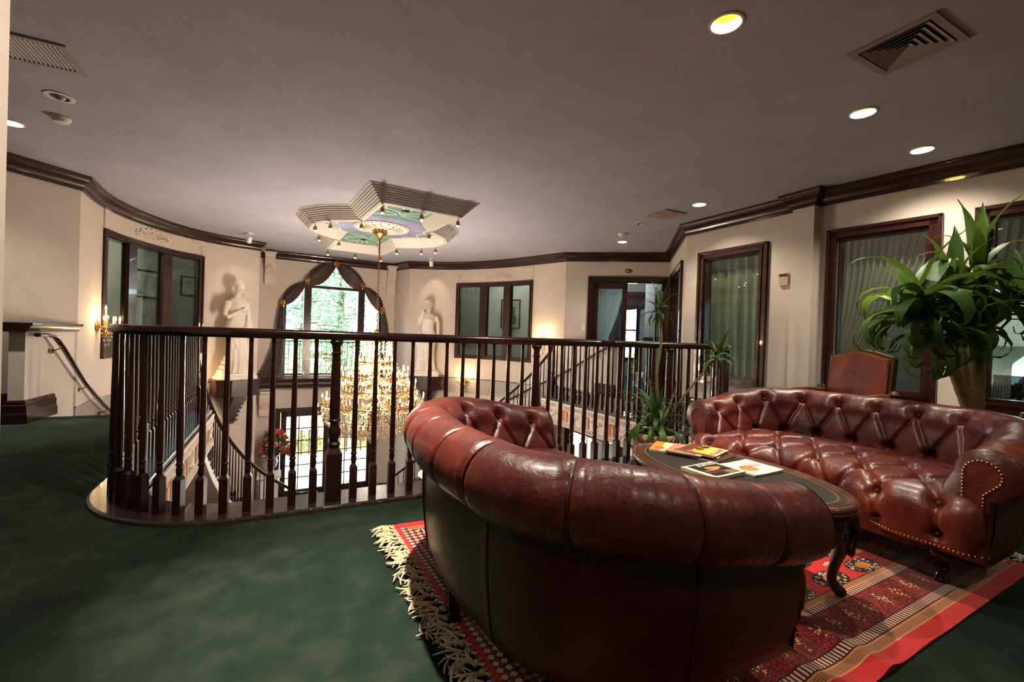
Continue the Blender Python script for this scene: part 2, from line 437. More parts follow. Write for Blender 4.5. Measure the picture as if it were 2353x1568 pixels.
# ---- balcony edge
def arc(cx, cy, r, a0, a1, n=14): return [(cx+r*math.cos(math.radians(a0+(a1-a0)*i/n)), cy+r*math.sin(math.radians(a0+(a1-a0)*i/n))) for i in range(n+1)]
EDGE = [(-.97, 6.94)] + arc(-.17, 3.85, .8, 180, 270) + arc(3.75, 3.85, .8, 270, 360) + [(4.55, 7.25)]
BP = Path(EDGE)
hole_edge = [tuple(p) for p in offset(EDGE, -.16)]
void = hole_edge + [(5.50, 7.25), (5.50, 8.45)] + [tuple(p) for p in RA.P[::-1]] + [WB, WA] + [tuple(p) for p in LA.P[::-1]] + [(-2.45, 7.85), (-2.45, 6.94)]
mb = MB(); mb.prism([(-7.5, -3.4), (12.5, -3.4), (12.5, 12.72), (-7.5, 12.72)], -.02, 0, 0, [void]); fl = struct(mb.build('floor', 'carpet', smooth=False))
mb = MB(); mb.prism([(-7.5, -3.4), (7.5, -3.4), (7.5, 12.7), (-7.5, 12.7)], -.40, -.021, 0, [void]); struct(mb.build('floor_slab', 'white_paint', smooth=False))
mb = MB(); mb.box((2, 5, ZL-.05), (15, 17, .1)); fl2 = struct(mb.build('floor_lower', noisy('lower_floor_wood', '4a2a1c', '6a3d28', 4, .3, coat=.3), smooth=False))
# dark wooden curb under the balusters
mb = MB(); sweep(mb, EDGE, [(-.17, -.02), (-.17, .02), (-.165, .026), (.10, .026), (.115, .018), (.12, 0), (.12, -.02)]); struct(mb.build('trim_2', 'curb', angle=25))
mb = MB(); mb.prism([(-2.45, 6.90), (-.97, 6.90), (-.97, 7.02), (-2.45, 7.02)], -.04, .004); struct(mb.build('trim_3', 'carpet', smooth=False))

# ---- pony walls at the heads of the stairs
def pony(side, P, label_side):
    mb = MB(); wall_path(mb, P, -.4, 1.0, th=.13)
    for s_ in (0, P.length): mb.add([P.w(s_, 0, -.4), P.w(s_, -.13, -.4), P.w(s_, -.13, 1.0), P.w(s_, 0, 1.0)], [(0, 1, 2, 3)])
    struct(mb.build('wall_pony_'+side, 'wall', smooth=False))
    mb = MB(); a, b = P.P[0], P.P[-1]
    d = (b-a)/np.linalg.norm(b-a); e = a-d*.05 if side == 'left' else a; f = b if side == 'left' else b+d*.05
    sweep(mb, [tuple(e), tuple(f)], [(-.13-.02, .985), (-.13-.045, 1.01), (-.13-.06, 1.05), (-.13-.075, 1.06), (-.13-.075, 1.085), (.075, 1.085), (.075, 1.06), (.06, 1.05), (.045, 1.01), (.02, .985)], closed_prof=True)
    struct(mb.build('trim_pony_'+side, 'wood_h', angle=25))
PL = Path([(-2.47, 6.66), (-2.43, 7.84)]); PR = Path([(5.53, 8.42), (5.64, 6.76)])
pony('left', PL, ''); pony('right', PR, '')
for nm, P, s0, s1 in (('left', PL, 0, .62), ('right', PR, P.length-.5 if False else PR.length-.5, PR.length)):
    a, b = P.w(s0, 0, 0), P.w(s1, 0, 0)
    if nm == 'left':
        pts = [P.w(0.0, -.13, 0), P.w(0.0, 0, 0), b]
        pts = [P.w(.4, -.13, 0), P.w(0, -.13, 0), P.w(0, 0, 0), b]
    else: pts = [a, P.w(s1, 0, 0), P.w(s1, -.13, 0), P.w(s1-.4, -.13, 0)]
    mb = MB(); sweep(mb, [(p.x, p.y) for p in pts], BASE); struct(mb.build('baseboard_pony_'+nm, 'wood_h', angle=25))
# ================================================================== WINDOWS AND DOORS
def root_struct(name):
    o = bpy.data.objects.new(name, None); C.objects.link(o); o.empty_display_size = .1; o['kind'] = 'structure'; return o
def casing(path, s0, s1, z0, z1, w=.1, parent=None, mat='wood_red', bottom=True):
    """stepped picture-frame casing: one part"""
    mb = MB()
    for o, wd_, n in ((0, w, .022), (0, w*.32, .045), (w*.72, w*.28, .036)):
        a, b, c, d = s0+o, s1-o, z0+o, z1-o
        wbox(mb, path, a, b, -.01, n, d-wd_, d)
        if bottom: wbox(mb, path, a, b, -.01, n, c, c+wd_)
        zz = c if bottom else z0
        wbox(mb, path, a, a+wd_, -.01, n, zz, d); wbox(mb, path, b-wd_, b, -.01, n, zz, d)
    return mb.build('window_frame' if bottom else 'door_casing', mat, parent, angle=25)
def pane(path, s0, s1, z0, z1, n, parent, mat='glass_in', name='pane'):
    mb = MB(); wbox(mb, path, s0, s1, n, n+.006, z0, z1, step=3); return mb.build(name, mat, parent, smooth=False)
def triple_window(idx, path, s0, s1, z0, z1, m1, m2):
    r = root_struct('window_%d' % idx)
    casing(path, s0, s1, z0, z1, .085, r)
    mw = .10
    for m in (m1, m2):
        mb = MB(); wbox(mb, path, m-mw, m+mw, -.075, .015, z0+.07, z1-.07); wbox(mb, path, m-mw-.02, m+mw+.02, -.09, -.06, z0+.07, z1-.07)
        mb.build('mullion', 'wood_red', r, angle=25)
    mb = MB()
    for a, b in ((s0+.06, s0+.1), (s1-.1, s1-.06)): wbox(mb, path, a, b, -.10, 0, z0+.06, z1-.06)
    for a, b in ((z0+.06, z0+.1), (z1-.1, z1-.06)): wbox(mb, path, s0+.06, s1-.06, -.15, 0, a, b)
    mb.build('jamb', 'wood_red', r, angle=25)
    for a, b in ((s0+.09, m1-mw), (m1+mw, m2-mw), (m2+mw, s1-.09)): pane(path, a, b, z0+.09, z1-.09, -.05, r)
    return r
triple_window(1, LA, .933, 3.38, .575, 2.53, 1.78, 2.62)
triple_window(2, RA, 1.275, 3.585, .515, 2.475, 2.06, 2.78)
# rooms behind the curved windows
def back_room(P, d, s0, s1, nm):
    Q = Path(offset(P.P, -d)); mb = MB(); wall_path(mb, Q, 0, ZC, th=.08)
    for i in (0, -1):
        a, b = P.P[i], Q.P[i]; a = a+(b-a)*.13; p = Path([tuple(a), tuple(b)]); wall_path(mb, p, 0, ZC, th=.05)
    struct(mb.build('wall_'+nm, 'wall_room'))
    mb = MB(); wbox(mb, Q, .05, Q.length-.05, .0, .03, .93, 1.05); struct(mb.build('trim_'+nm, 'wood_h'))
    return Q
QL = back_room(LA, 1.5, 0, 1, 'office'); QR = back_room(RA, 1.7, 0, 1, 'study')

# ---- the great arched window
gw = root_struct('window_3')
def ring(outer, inner, n0, n1, name, mat, parent):
    mb = MB(); poly_wall(mb, outer, [inner], n0, n1); return mb.build(name, mat, parent, smooth=False)
ring(arch(.07), arch(-.05), -.10, .035, 'window_frame', 'wood_red', gw)
mu = MB()
def mull(e1, w, z0, z1, n0, n1, name='mullion', mat='wood_red'):
    mb = MB(); wbox(mb, WW, e1-w/2+.56, e1+w/2+.56, n0, n1, z0, z1); return mb.build(name, mat, gw, smooth=False)
mull(.52, .17, -.1, 2.33, -.14, .05); mull(1.83, .17, -.1, 2.33, -.14, .05)
mb = MB(); wbox(mb, WW, .52+.56, 1.83+.56, -.12, .02, 2.19, 2.26); mb.build('transom', 'wood_red', gw, smooth=False)
mb = MB(); wbox(mb, WW, WC-1.18+.56, WC+1.18+.56, -.14, .04, -.14, -.05); mb.build('bottom_rail', 'wood_red', gw, smooth=False)
def arch_pane(poly):
    mb = MB(); poly_wall(mb, poly, [], -.08, -.086); mb.build('pane', 'glass', gw, smooth=False)
A = arch(-.04)
arch_pane([p for p in A if p[0] < .46] + [(.46, 2.2), (.46, -.1)])
arch_pane([p for p in A if p[0] > 1.90] + [(1.90, -.1), (1.90, 2.2)])
arch_pane([(.58, -.1), (1.77, -.1), (1.77, 2.2), (.58, 2.2)])
arch_pane([p for p in A if .53 < p[0] < 1.81 and p[1] > 2.24] + [(1.79, 2.25), (.55, 2.25)])
# sill shelf under it
mb = MB(); sweep(mb, [WA, WB], [(0, -.33), (.16, -.33), (.17, -.27), (.22, -.245), (.22, -.19), (.27, -.17), (.29, -.125), (.29, -.085), (0, -.085)]); struct(mb.build('trim_4', 'wood', angle=25))
# ---- lower glazed doors
gd = root_struct('door_1')
mb = MB()
for o, w, n in ((0, .10, .03), (0, .04, .055)):
    wbox(mb, WW, -.12+.56+o, 2.34+.56-o, -.01, n, -.85-o-w, -.85-o)
    wbox(mb, WW, -.12+.56+o, -.12+.56+o+w, -.01, n, ZL, -.85-o); wbox(mb, WW, 2.34+.56-o-w, 2.34+.56-o, -.01, n, ZL, -.85-o)
mb.build('door_casing', 'wood', gd, smooth=False)
for a, b, h in ((.0, 1.115, 1), (1.125, 2.22, 0)):
    mb = MB(); w = .12
    wbox(mb, WW, a+.56, a+w+.56, -.10, -.05, ZL+.01, -.96); wbox(mb, WW, b-w+.56, b+.56, -.10, -.05, ZL+.01, -.96)
    wbox(mb, WW, a+.56, b+.56, -.10, -.05, -1.08, -.96); wbox(mb, WW, a+.56, b+.56, -.10, -.05, ZL+.01, ZL+.30)
    leaf = mb.build('door_leaf', 'wood', gd, smooth=False)
    mb = MB()
    for i in range(1, 3): x = a+w+(b-a-2*w)*i/3+.56; wbox(mb, WW, x-.011, x+.011, -.085, -.06, ZL+.3, -1.07)
    for i in range(1, 6): z = ZL+.3+(-1.08-ZL-.3)*i/6; wbox(mb, WW, a+w+.56, b-w+.56, -.085, -.06, z-.011, z+.011)
    mb.build('glazing_bar', 'wood', leaf, smooth=False)
    pane(WW, a+w+.56, b-w+.56, ZL+.3, -1.08, -.076, leaf, 'glass')
    if h:
        mb = MB(); wbox(mb, WW, b-.09+.56, b-.03+.56, -.05, -.035, ZL+.9, ZL+1.2)
        mb.tube([ww(b-.06, -.04, ZL+1.0), ww(b-.06, .02, ZL+1.0), ww(b-.16, .025, ZL+1.0)], .012); mb.build('door_handle', 'brass', leaf)

# ---- single windows of the right wall
def single_window(idx, P, s0, s1, z0, z1, mat='glass_in'):
    r = root_struct('window_%d' % idx); casing(P, s0, s1, z0, z1, .105, r)
    mb = MB(); w = .035
    for a, b, c, d in ((s0+.10, s0+.10+w, z0+.1, z1-.1), (s1-.10-w, s1-.10, z0+.1, z1-.1), (s0+.1, s1-.1, z0+.1, z0+.1+w), (s0+.1, s1-.1, z1-.1-w, z1-.1)):
        wbox(mb, P, a, b, -.12, -.0, c, d)
    mb.build('sash', 'wood', r, smooth=False); pane(P, s0+.12, s1-.12, z0+.12, z1-.12, -.07, r, mat); return r
single_window(4, R1, .254, 1.365, .50, 2.515)
single_window(5, R2, .095, 1.13, .53, 2.515)
single_window(6, R2, 1.36, 2.45, .53, 2.515)

# ---- double door on the far landing
d2 = root_struct('door_2'); casing(FD, .497, 2.205, 0, 2.50, .10, d2, 'wood_red', bottom=False)
mb = MB(); wbox(mb, FD, .58, .62, -.12, 0, 0, 2.41); wbox(mb, FD, 2.08, 2.12, -.12, 0, 0, 2.41); wbox(mb, FD, .58, 2.12, -.12, 0, 2.37, 2.41); mb.build('jamb', 'wood_red', d2, smooth=False)
mb = MB(); a, b, w = .62, 1.35, .11
wbox(mb, FD, a, a+w, -.06, -.02, .01, 2.37); wbox(mb, FD, b-w, b, -.06, -.02, .01, 2.37); wbox(mb, FD, a, b, -.06, -.02, 2.24, 2.37); wbox(mb, FD, a, b, -.06, -.02, .01, .25)
leaf = mb.build('door_leaf', 'wood_red', d2, smooth=False); pane(FD, a+w, b-w, .25, 2.24, -.043, leaf, 'glass')
# open leaf swung into the room
hp = FD.w(2.09, -.06, 0); A2 = FD.ang(1)+math.radians(92); Lp = Path([(hp.x, hp.y), (hp.x+.73*math.cos(A2), hp.y+.73*math.sin(A2))])
mb = MB(); wbox(mb, Lp, 0, .11, -.02, .02, .01, 2.37); wbox(mb, Lp, .62, .73, -.02, .02, .01, 2.37); wbox(mb, Lp, 0, .73, -.02, .02, 2.24, 2.37); wbox(mb, Lp, 0, .73, -.02, .02, .01, .25)
leaf2 = mb.build('door_leaf', 'wood_red', d2, smooth=False); pane(Lp, .11, .62, .25, 2.24, 0, leaf2, 'glass')
# ---- door of the diagonal wall, ajar
d3 = root_struct('door_3'); casing(DG, .41, 2.15, 0, 2.50, .10, d3, 'wood_red', bottom=False)
mb = MB(); wbox(mb, DG, .50, .54, -.12, 0, 0, 2.41); wbox(mb, DG, 2.01, 2.05, -.12, 0, 0, 2.41); wbox(mb, DG, .5, 2.05, -.12, 0, 2.37, 2.41); mb.build('jamb', 'wood_red', d3, smooth=False)
hp = DG.w(2.0, -.07, 0); A3 = DG.ang(1)+math.radians(96); L3 = Path([(hp.x, hp.y), (hp.x+.74*math.cos(A3), hp.y+.74*math.sin(A3))])
mb = MB(); wbox(mb, L3, 0, .74, -.02, .02, .01, 2.37); lf = mb.build('door_leaf', 'wood_red', d3, smooth=False)
for z in (.35, 1.2, 2.05):
    mb = MB(); wbox(mb, DG, 1.985, 2.011, -.10, -.02, z-.05, z+.05); mb.build('hinge', 'brass', lf, smooth=False)

# ---- rooms behind the right-hand walls and far door
FO = Vector((.593, .805, 0))
def fdp(s, d):
    T = FD.tan(1); a = FD.P[0]; return (float(a[0]+T[0]*s-T[1]*d), float(a[1]+T[1]*s+T[0]*d))
def quick_wall(name, a, b, z0=0, z1=ZC, holes=(), mat='wall_room', th=.08):
    p = Path([a, b]); mb = MB(); wall_path(mb, p, z0, z1, holes, th=th); struct(mb.build(name, mat)); return p
BW = quick_wall('wall_parlour_back', fdp(-1.6, 4.2), fdp(3.6, 4.2), holes=[(3.2, 3.6, .60, 2.3)])
quick_wall('wall_parlour_left', fdp(-.06, .13), fdp(-1.6, 4.3))
quick_wall('wall_parlour_right', fdp(3.6, 4.3), fdp(2.75, 1.25))
pc = quick_wall('wall_parlour_column', fdp(2.02, 2.35), fdp(2.17, 1.2))
pc2 = quick_wall('wall_parlour_partition', fdp(2.17, 1.2), fdp(2.9, 1.2))
mb = MB(); wbox(mb, pc2, 0, .72, 0, .025, 1.13, 1.22); wbox(mb, pc, 0, pc.length, 0, .025, 1.13, 1.22); wbox(mb, pc2, 0, .72, 0, .03, 0, .2); struct(mb.build('trim_parlour', 'wood_h', smooth=False))
mb = MB(); wbox(mb, BW, .3, 3.1, 0, .025, 1.13, 1.22); struct(mb.build('trim_parlour_back', 'wood_h', smooth=False))
w7 = root_struct('window_7'); casing(BW, 3.12, 3.68, .52, 2.38, .08, w7, 'wood', True)
mb = MB(); wbox(mb, BW, 3.2, 3.6, -.06, -.03, 1.42, 1.47); mb.build('transom', 'wood', w7, smooth=False); pane(BW, 3.2, 3.6, .6, 2.3, -.05, w7, 'glass')
# right-hand room (behind windows 4,5,6) with an outside window in its far wall
R2O = Vector((.9915, .1298, 0)); R2D = Vector((.1298, -.9915, 0)); R20 = Vector((5.84, 3.23, 0))
def rr(s, d): p = R20+R2D*s+R2O*d; return (p.x, p.y)
EW = quick_wall('wall_salon_back', rr(-2.3, 3.5), rr(4.6, 3.5), holes=[(3.1, 4.3, .62, 2.1)], mat='wall_room')
quick_wall('wall_salon_far', (5.92, 5.26), rr(-2.3, 3.5)); quick_wall('wall_salon_near', rr(4.6, 3.5), rr(4.6, .2))
for i, (a, b) in enumerate(((3.1, 4.3),)):
    w8 = root_struct('window_%d' % (8+i)); casing(EW, a-.08, b+.08, .54, 2.18, .09, w8, 'wood', True); pane(EW, a, b, .62, 2.1, -.04, w8, 'glass')
# carpet of the parlour
mb = MB(); mb.prism([fdp(-1.6, 4.3), fdp(3.6, 4.3), fdp(3.0, .05), fdp(-.1, .05)], .001, .012); struct(mb.build('floor_parlour', 'carpet_teal', smooth=False))
# ================================================================== BALUSTRADES AND STAIRS
def baluster_mesh(h=1.02, base=.20, k=1.0):
    mb = MB(); b = .022*k
    mb.box((0, 0, base/2), (2*b, 2*b, base)); q = base
    mb.add([(-b, -b, q), (b, -b, q), (b, b, q), (-b, b, q), (-.011*k, -.011*k, q+.022), (.011*k, -.011*k, q+.022), (.011*k, .011*k, q+.022), (-.011*k, .011*k, q+.022)],
           [(0, 1, 5, 4), (1, 2, 6, 5), (2, 3, 7, 6), (3, 0, 4, 7), (4, 5, 6, 7)])
    mb.lathe([(.012*k, q+.015), (.017*k, q+.035), (.0185*k, q+.055), (.014*k, q+.075), (.0195*k, q+.083), (.0195*k, q+.09), (.015*k, q+.097), (.018*k, q+.14), (.0165*k, h*.55), (.0115*k, h-.05), (.013*k, h)], 10)
    return mb.mesh('baluster', 'wood', angle=35)
def newel_mesh(h=1.03):
    mb = MB(); b = .046
    mb.box((0, 0, .15), (2*b, 2*b, .30))
    mb.add([(-b, -b, .30), (b, -b, .30), (b, b, .30), (-b, b, .30), (-.03, -.03, .335), (.03, -.03, .335), (.03, .03, .335), (-.03, .03, .335)],
           [(0, 1, 5, 4), (1, 2, 6, 5), (2, 3, 7, 6), (3, 0, 4, 7), (4, 5, 6, 7)])
    mb.lathe([(.03, .33), (.037, .345), (.038, .36), (.028, .372), (.026, .38), (.036, .40), (.041, .425), (.038, .45), (.028, .475), (.026, .49), (.036, .50), (.036, .51), (.03, .518), (.034, .56), (.029, .80), (.0255, .925), (.031, .932), (.031, .94), (.025, .945), (.027, .985), (.04, 1.0), (.042, 1.01), (.036, 1.018), (.042, h)], 16)
    return mb.mesh('newel_post', 'wood', angle=35)
BAL, NEW = baluster_mesh(), newel_mesh()
RAILP = [(-.024, 1.02), (-.033, 1.032), (-.036, 1.05), (-.03, 1.068), (-.015, 1.077), (.015, 1.077), (.03, 1.068), (.036, 1.05), (.033, 1.032), (.024, 1.02)]
def fine(P, step=.1):
    p = Path(P); k = int(p.length/step); return [tuple(p.at(p.length*i/k)) for i in range(k+1)]
bz = .026
balc = thing('balcony_balustrade', 'dark mahogany balustrade around the edge of the upper balcony opening', 'balustrade', (1.79, 3.05, bz))
O0 = Vector((1.79, 3.05, bz))
mb = MB(); sweep(mb, EDGE, RAILP, closed_prof=True); mb.xform(lambda p: p-O0+Vector((0, 0, bz-.0))); mb.build('handrail', 'wood_h', balc, angle=50)
lrun = float(np.linalg.norm(np.array(EDGE[0])-np.array(EDGE[1])))
def s_at(e1, e2):
    d = [np.linalg.norm(BP.at(s)-np.array([e1, e2])) for s in np.arange(0, BP.length, .01)]; return float(np.argmin(d))*.01
news = [s_at(-.97, 6.88), s_at(-.97, 4.36), s_at(.303, 3.05), s_at(1.77, 3.05), s_at(3.2, 3.05), s_at(4.55, 4.62), s_at(4.55, 7.18)]
for s in news:
    p = BP.at(s); put('newel_post', NEW, balc, (p[0]-O0.x, p[1]-O0.y, 0))
for a, b in zip(news[:-1], news[1:]):
    k = round((b-a)/.121)
    for i in range(1, k):
        s = a+(b-a)*i/k; p = BP.at(s); put('baluster', BAL, balc, (p[0]-O0.x, p[1]-O0.y, 0), rz=BP.ang(s))

# ---- stairs: inner and outer lines from the balcony down to the lower floor
def quarter(cx, cy, a, b, n=40, right=False):
    return [(cx+(a if right else -a)*math.cos(PI/2*i/n), cy+b*math.sin(PI/2*i/n)) for i in range(n+1)]
NR = 18
def staircase(name, label, inner, outer, side):
    I, O = Path(inner), Path(outer); root = thing(name, label, 'staircase', (inner[0][0], inner[0][1], 0)); o0 = Vector((inner[0][0], inner[0][1], 0))
    sg = 1 if side == 'left' else -1
    for i in range(NR-1):
        t0, t1 = i/NR, (i+1)/NR; z = ZL*(i+1)/NR
        tn = max(0, t0-.012)
        q = [I.at(I.length*tn), I.at(I.length*t1), O.at(O.length*t1), O.at(O.length*tn)]
        q = [(p[0]-o0.x, p[1]-o0.y) for p in q]
        mb = MB(); mb.prism(q if sg < 0 else q[::-1], z-.035, z); mb.build('tread', 'stair', root, smooth=False)
        q = [I.at(I.length*t0), I.at(I.length*min(t0+.012, 1)), O.at(O.length*min(t0+.008, 1)), O.at(O.length*t0)]
        q = [(p[0]-o0.x, p[1]-o0.y) for p in q]
        mb = MB(); mb.prism(q if sg < 0 else q[::-1], z, z-ZL/NR-.03); mb.build('riser', 'stair_riser', root, smooth=False)
    # soffit and white stringer
    mb = MB(); G = []
    for i in range(41):
        t = i/40; a, b = I.at(I.length*t), O.at(O.length*t); z = ZL*t-.30
        G.append([(a[0]-o0.x, a[1]-o0.y, z), (b[0]-o0.x, b[1]-o0.y, z)])
    mb.grid(G); mb.build('soffit', 'white_paint', root)
    mb = MB(); G = []
    for i in range(41):
        t = i/40; a = I.at(I.length*t); T = I.tan(I.length*t); nx, ny = (T[1], -T[0]) if side == 'left' else (-T[1], T[0])
        z = ZL*t; x, y = a[0]-o0.x, a[1]-o0.y
        G.append([(x, y, z-.30), (x+nx*.03, y+ny*.03, z-.30), (x+nx*.03, y+ny*.03, z-.16), (x, y, z-.16)])
    mb.grid(G, closev=True); mb.build('stringer', 'white_paint', root)
    # railing along the inner line
    rl = thing('stair_balustrade', 'dark mahogany railing curving down the %s flight of stairs' % side, 'balustrade', (inner[0][0], inner[0][1], 0))
    kk = NR*2; 
    for i in range(1, kk):
        t = (i-.3)/kk; p = I.at(I.length*t); T = I.tan(I.length*t); nx, ny = (-T[1], T[0]) if side == 'left' else (T[1], -T[0])
        st = math.floor(t*NR)+1; zt = ZL*min(st, NR)/NR; h = ZL*t+.90-zt
        put('baluster', BALS, rl, (p[0]+nx*.05-o0.x, p[1]+ny*.05-o0.y, zt), rz=I.ang(I.length*t), sc=(1, 1, h/1.02))
    pts = []
    for i in range(61):
        t = i/60; p = I.at(I.length*t); T = I.tan(I.length*t); nx, ny = (-T[1], T[0]) if side == 'left' else (T[1], -T[0])
        pts.append(Vector((p[0]+nx*.05-o0.x, p[1]+ny*.05-o0.y, ZL*t+.93)))
    pts[0].z = 1.0
    e = pts[-1]; T = I.tan(I.length); ex = Vector((T[0], T[1], 0)); ey = Vector((-T[1], T[0], 0))*(1 if side == 'left' else -1)*-1
    c = e+ey*.12+ex*.25; pts += [e+ex*.12]
    for i in range(15):
        a = PI/2-i*.42; r = .12*(1-i/22); pts.append(c+ex*r*math.cos(a)-ey*r*math.sin(a))
    mb = MB(); mb.tube(pts, .033, 10, flat=.8); mb.build('handrail', 'wood_h', rl, angle=60)
    mb = MB(); mb.lathe([(.05, 0), (.05, .2), (.03, .23), (.04, .3), (.028, .5), (.022, .85), (.035, .93)], 14, c=(c.x, c.y, ZL)); mb.build('newel_post', 'wood', rl)
    for i in range(5):
        a = i*1.25; put('baluster', BALS, rl, (c.x+.1*math.cos(a), c.y+.1*math.sin(a), ZL), sc=(1, 1, .9))
    return root
MT['stair'] = noisy('stair_tread_wood', '232838', '39404f', 5, .25, coat=.5)
MT['stair_riser'] = noisy('stair_riser_carpet', '1a2c33', '24404a', 5, .8)
BALS = baluster_mesh(k=.75)
innL = [(-.97, 6.95)] + quarter(.35, 7.3, 1.32, 3.0)
outL = [(-2.43, 6.95)] + [tuple(p) for p in offset(LA.P, .02)][:-6] + [(-.75, 11.15), (-.1, 11.45), (.35, 11.5)]
staircase('curved_staircase', 'curved staircase descending along the left rounded wall to the entrance', innL, outL, 'left')
innR = [(4.55, 7.27)] + quarter(2.15, 7.6, 2.40, 2.7, right=True)
outR = [(5.5, 7.27), (5.48, 8.3)] + [tuple(p) for p in offset(RA.P, .02)[::-1]][1:-3] + [(2.6, 11.8), (2.15, 11.8)]
staircase('curved_staircase', 'curved staircase descending along the right rounded wall beyond the carved fascia', innR, outR, 'right')
# wall handrails
def wall_rail(label, pts, off, brs):
    r = thing('wall_handrail', label, 'handrail', pts[0]); o = Vector(pts[0])
    P = [Vector(p)-o for p in pts]; mb = MB(); q = [tuple(p) for p in catmull([tuple(p) for p in P], 8)]
    mb.tube(q, .03, 10, flat=.75); mb.build('rail', 'wood_h', r, angle=60)
    for i in brs:
        p = P[i]; w = p+Vector(off)
        mb = MB(); mb.tube([p+Vector((0, 0, -.02)), p+Vector((0, 0, -.06)), w+Vector((0, 0, -.09))], .008, 8); mb.lathe([(.03, -.008), (.03, .008)], 12, c=w+Vector((0, 0, -.09)), R=Vector(off).to_track_quat('Z', 'Y').to_matrix())
        mb.build('bracket', 'brass', r)
wall_rail('dark wooden handrail on brass brackets on the left stair wall', [(-2.39, 6.70, .955), (-2.39, 7.0, .945), (-2.36, 7.17, .85), (-2.35, 7.93, .30), (-2.35, 8.75, -.15), (-2.3, 9.4, -.5), (-2.05, 10.1, -.95)], (-.07, 0, 0), (2, 3, 4))
wall_rail('dark wooden handrail on brass brackets on the right stair wall', [(5.55, 6.80, .98), (5.53, 7.15, .84), (5.50, 7.9, .50), (5.44, 8.6, .2), (5.2, 9.2, -.1), (4.9, 9.9, -.5)], (.07, 0, 0), (1, 2, 3))

# ---- carved fascias below the balcony edge
MT['terra'] = noisy('terracotta_panel', 'b0562c', 'c8703e', 8, .7)
def fascia(nm, label, P, panels):
    p = Path(P); r = thing('carved_fascia', label, 'fascia', (P[0][0], P[0][1], -.42)); o = Vector((P[0][0], P[0][1], -.42))
    def bx(mb, s0, s1, n0, n1, z0, z1): wbox(mb, p, s0, s1, n0, n1, z0, z1, step=.2)
    L = p.length; mb = MB(); bx(mb, 0, L, -.02, .012, -.42, -.022); bx(mb, 0, L, 0, .03, -.05, -.022); bx(mb, 0, L, 0, .03, -.42, -.40); bx(mb, 0, L, 0, .02, -.135, -.125); bx(mb, 0, L, 0, .02, -.345, -.335)
    mb.xform(lambda q: q-o); mb.build('backing', 'plaster', r, smooth=False)
    mb = MB(); k = int(L/.035)
    for i in range(k):
        s = (i+.5)*L/k; bx(mb, s-.009, s+.009, .01, .024, -.12, -.06); bx(mb, s-.009, s+.009, .01, .024, -.395, -.352)
    mb.xform(lambda q: q-o); stuff(mb.build('fluting', 'plaster', r, smooth=False))
    n = max(1, round(L/.62)); w = L/n
    for i in range(n):
        s = i*w
        mb = MB(); bx(mb, s+.02, s+.25, .01, .017, -.33, -.14); mb.xform(lambda q: q-o); mb.build('terracotta_panel', 'terra', r, smooth=False)
        for a in (.045, .195):
            mb = MB(); bx(mb, s+a, s+a+.03, .012, .03, -.31, -.16)
            for z in (-.315, -.175): bx(mb, s+a-.015, s+a+.045, .012, .03, z, z+.016)
            mb.xform(lambda q_: q_-o); mb.build('pilaster_relief', 'plaster', r, smooth=False)
        # winged creature and scroll relief: curls of plaster
        mb = MB(); c = s+.42
        def sp(cx, cz, R, turns, sgn, rr=.012):
            pts = []
            for j in range(14):
                a = j/13*turns*2*PI; q = R*(1-j/15); pts.append(p.w(min(max(cx+sgn*q*math.cos(a), .01), L-.01), .018, cz+q*math.sin(a)))
            mb.tube(pts, rr, 5)
        sp(c-.09, -.20, .045, 1.2, -1); sp(c+.10, -.21, .05, 1.3, 1)
        for j in range(5): mb.tube([p.w(c-.10+.02*j, .02, -.255-.01*math.sin(j)), p.w(c-.03+.03*j, .022, -.28+.02*j)], .011, 5)
        for j in range(4): mb.tube([p.w(c+.02, .02, -.27), p.w(c+.01+.03*j, .022, -.18+.012*j)], [.014, .004], 5)
        mb.sphere(p.w(c-.10, .02, -.185), .022, 8); mb.tube([p.w(c-.06, .02, -.29), p.w(c-.05, .02, -.33)], .01, 5); mb.tube([p.w(c+.05, .02, -.29), p.w(c+.07, .02, -.33)], .01, 5)
        mb.xform(lambda q: q-o); mb.build('scroll_relief', 'plaster', r)
    return r
HE = Path(hole_edge)
def seg(P0): return [(p[0], p[1]) for p in P0]
left_f = [tuple(p) for p in offset(EDGE, -.165)]
fascia('l', 'white carved fascia with terracotta panels below the left balcony run', [left_f[4], left_f[3], left_f[2], left_f[1], left_f[0]], 0)
fascia('r', 'white carved fascia with terracotta panels below the right balcony run', [left_f[-1], left_f[-2], left_f[-3], left_f[-4], left_f[-5], left_f[-6]], 0)
mb = MB(); sweep(mb, left_f[3:-5][::-1], [(-.03, -.42), (.015, -.42), (.015, -.022), (-.03, -.022)], closed_prof=True); struct(mb.build('trim_5', 'plaster', smooth=False))
# ================================================================== SOFAS, TABLE, RUG
def leather(name, c1, c2, c3):
    k = N(name); v = k.coord('Object')
    a = k.noise(v, 2.2, 5, .6); b_ = k.noise(v, 14, 4, .6)
    f = k.math('ADD', k.math('MULTIPLY', a, .75), k.math('MULTIPLY', b_, .25))
    k.l(k.ramp(f, [(.34, lin(c1)), (.5, lin(c2)), (.68, lin(c3))]), k.b.inputs['Base Color'])
    sc = k.noise(v, 30, 6, .7)
    k.l(k.ramp(sc, [(.3, (.30,)*3+(1,)), (.7, (.46,)*3+(1,))]), k.b.inputs['Roughness'])
    k.b.inputs['Coat Weight'].default_value = .22; k.b.inputs['Coat Roughness'].default_value = .22
    # fine creases
    m2 = k.coord('Object', scale=(1, 1, 1)); w1 = k.noise(m2, 26, 4, .65, 1.2); w2 = k.noise(m2, 300, 2)
    k.bump(k.math('ADD', k.math('MULTIPLY', w1, .9), k.math('MULTIPLY', w2, .12)), .28, .012); return k.m
MT['leather'] = leather('oxblood_leather', '3a1110', '5c1f18', '863822')
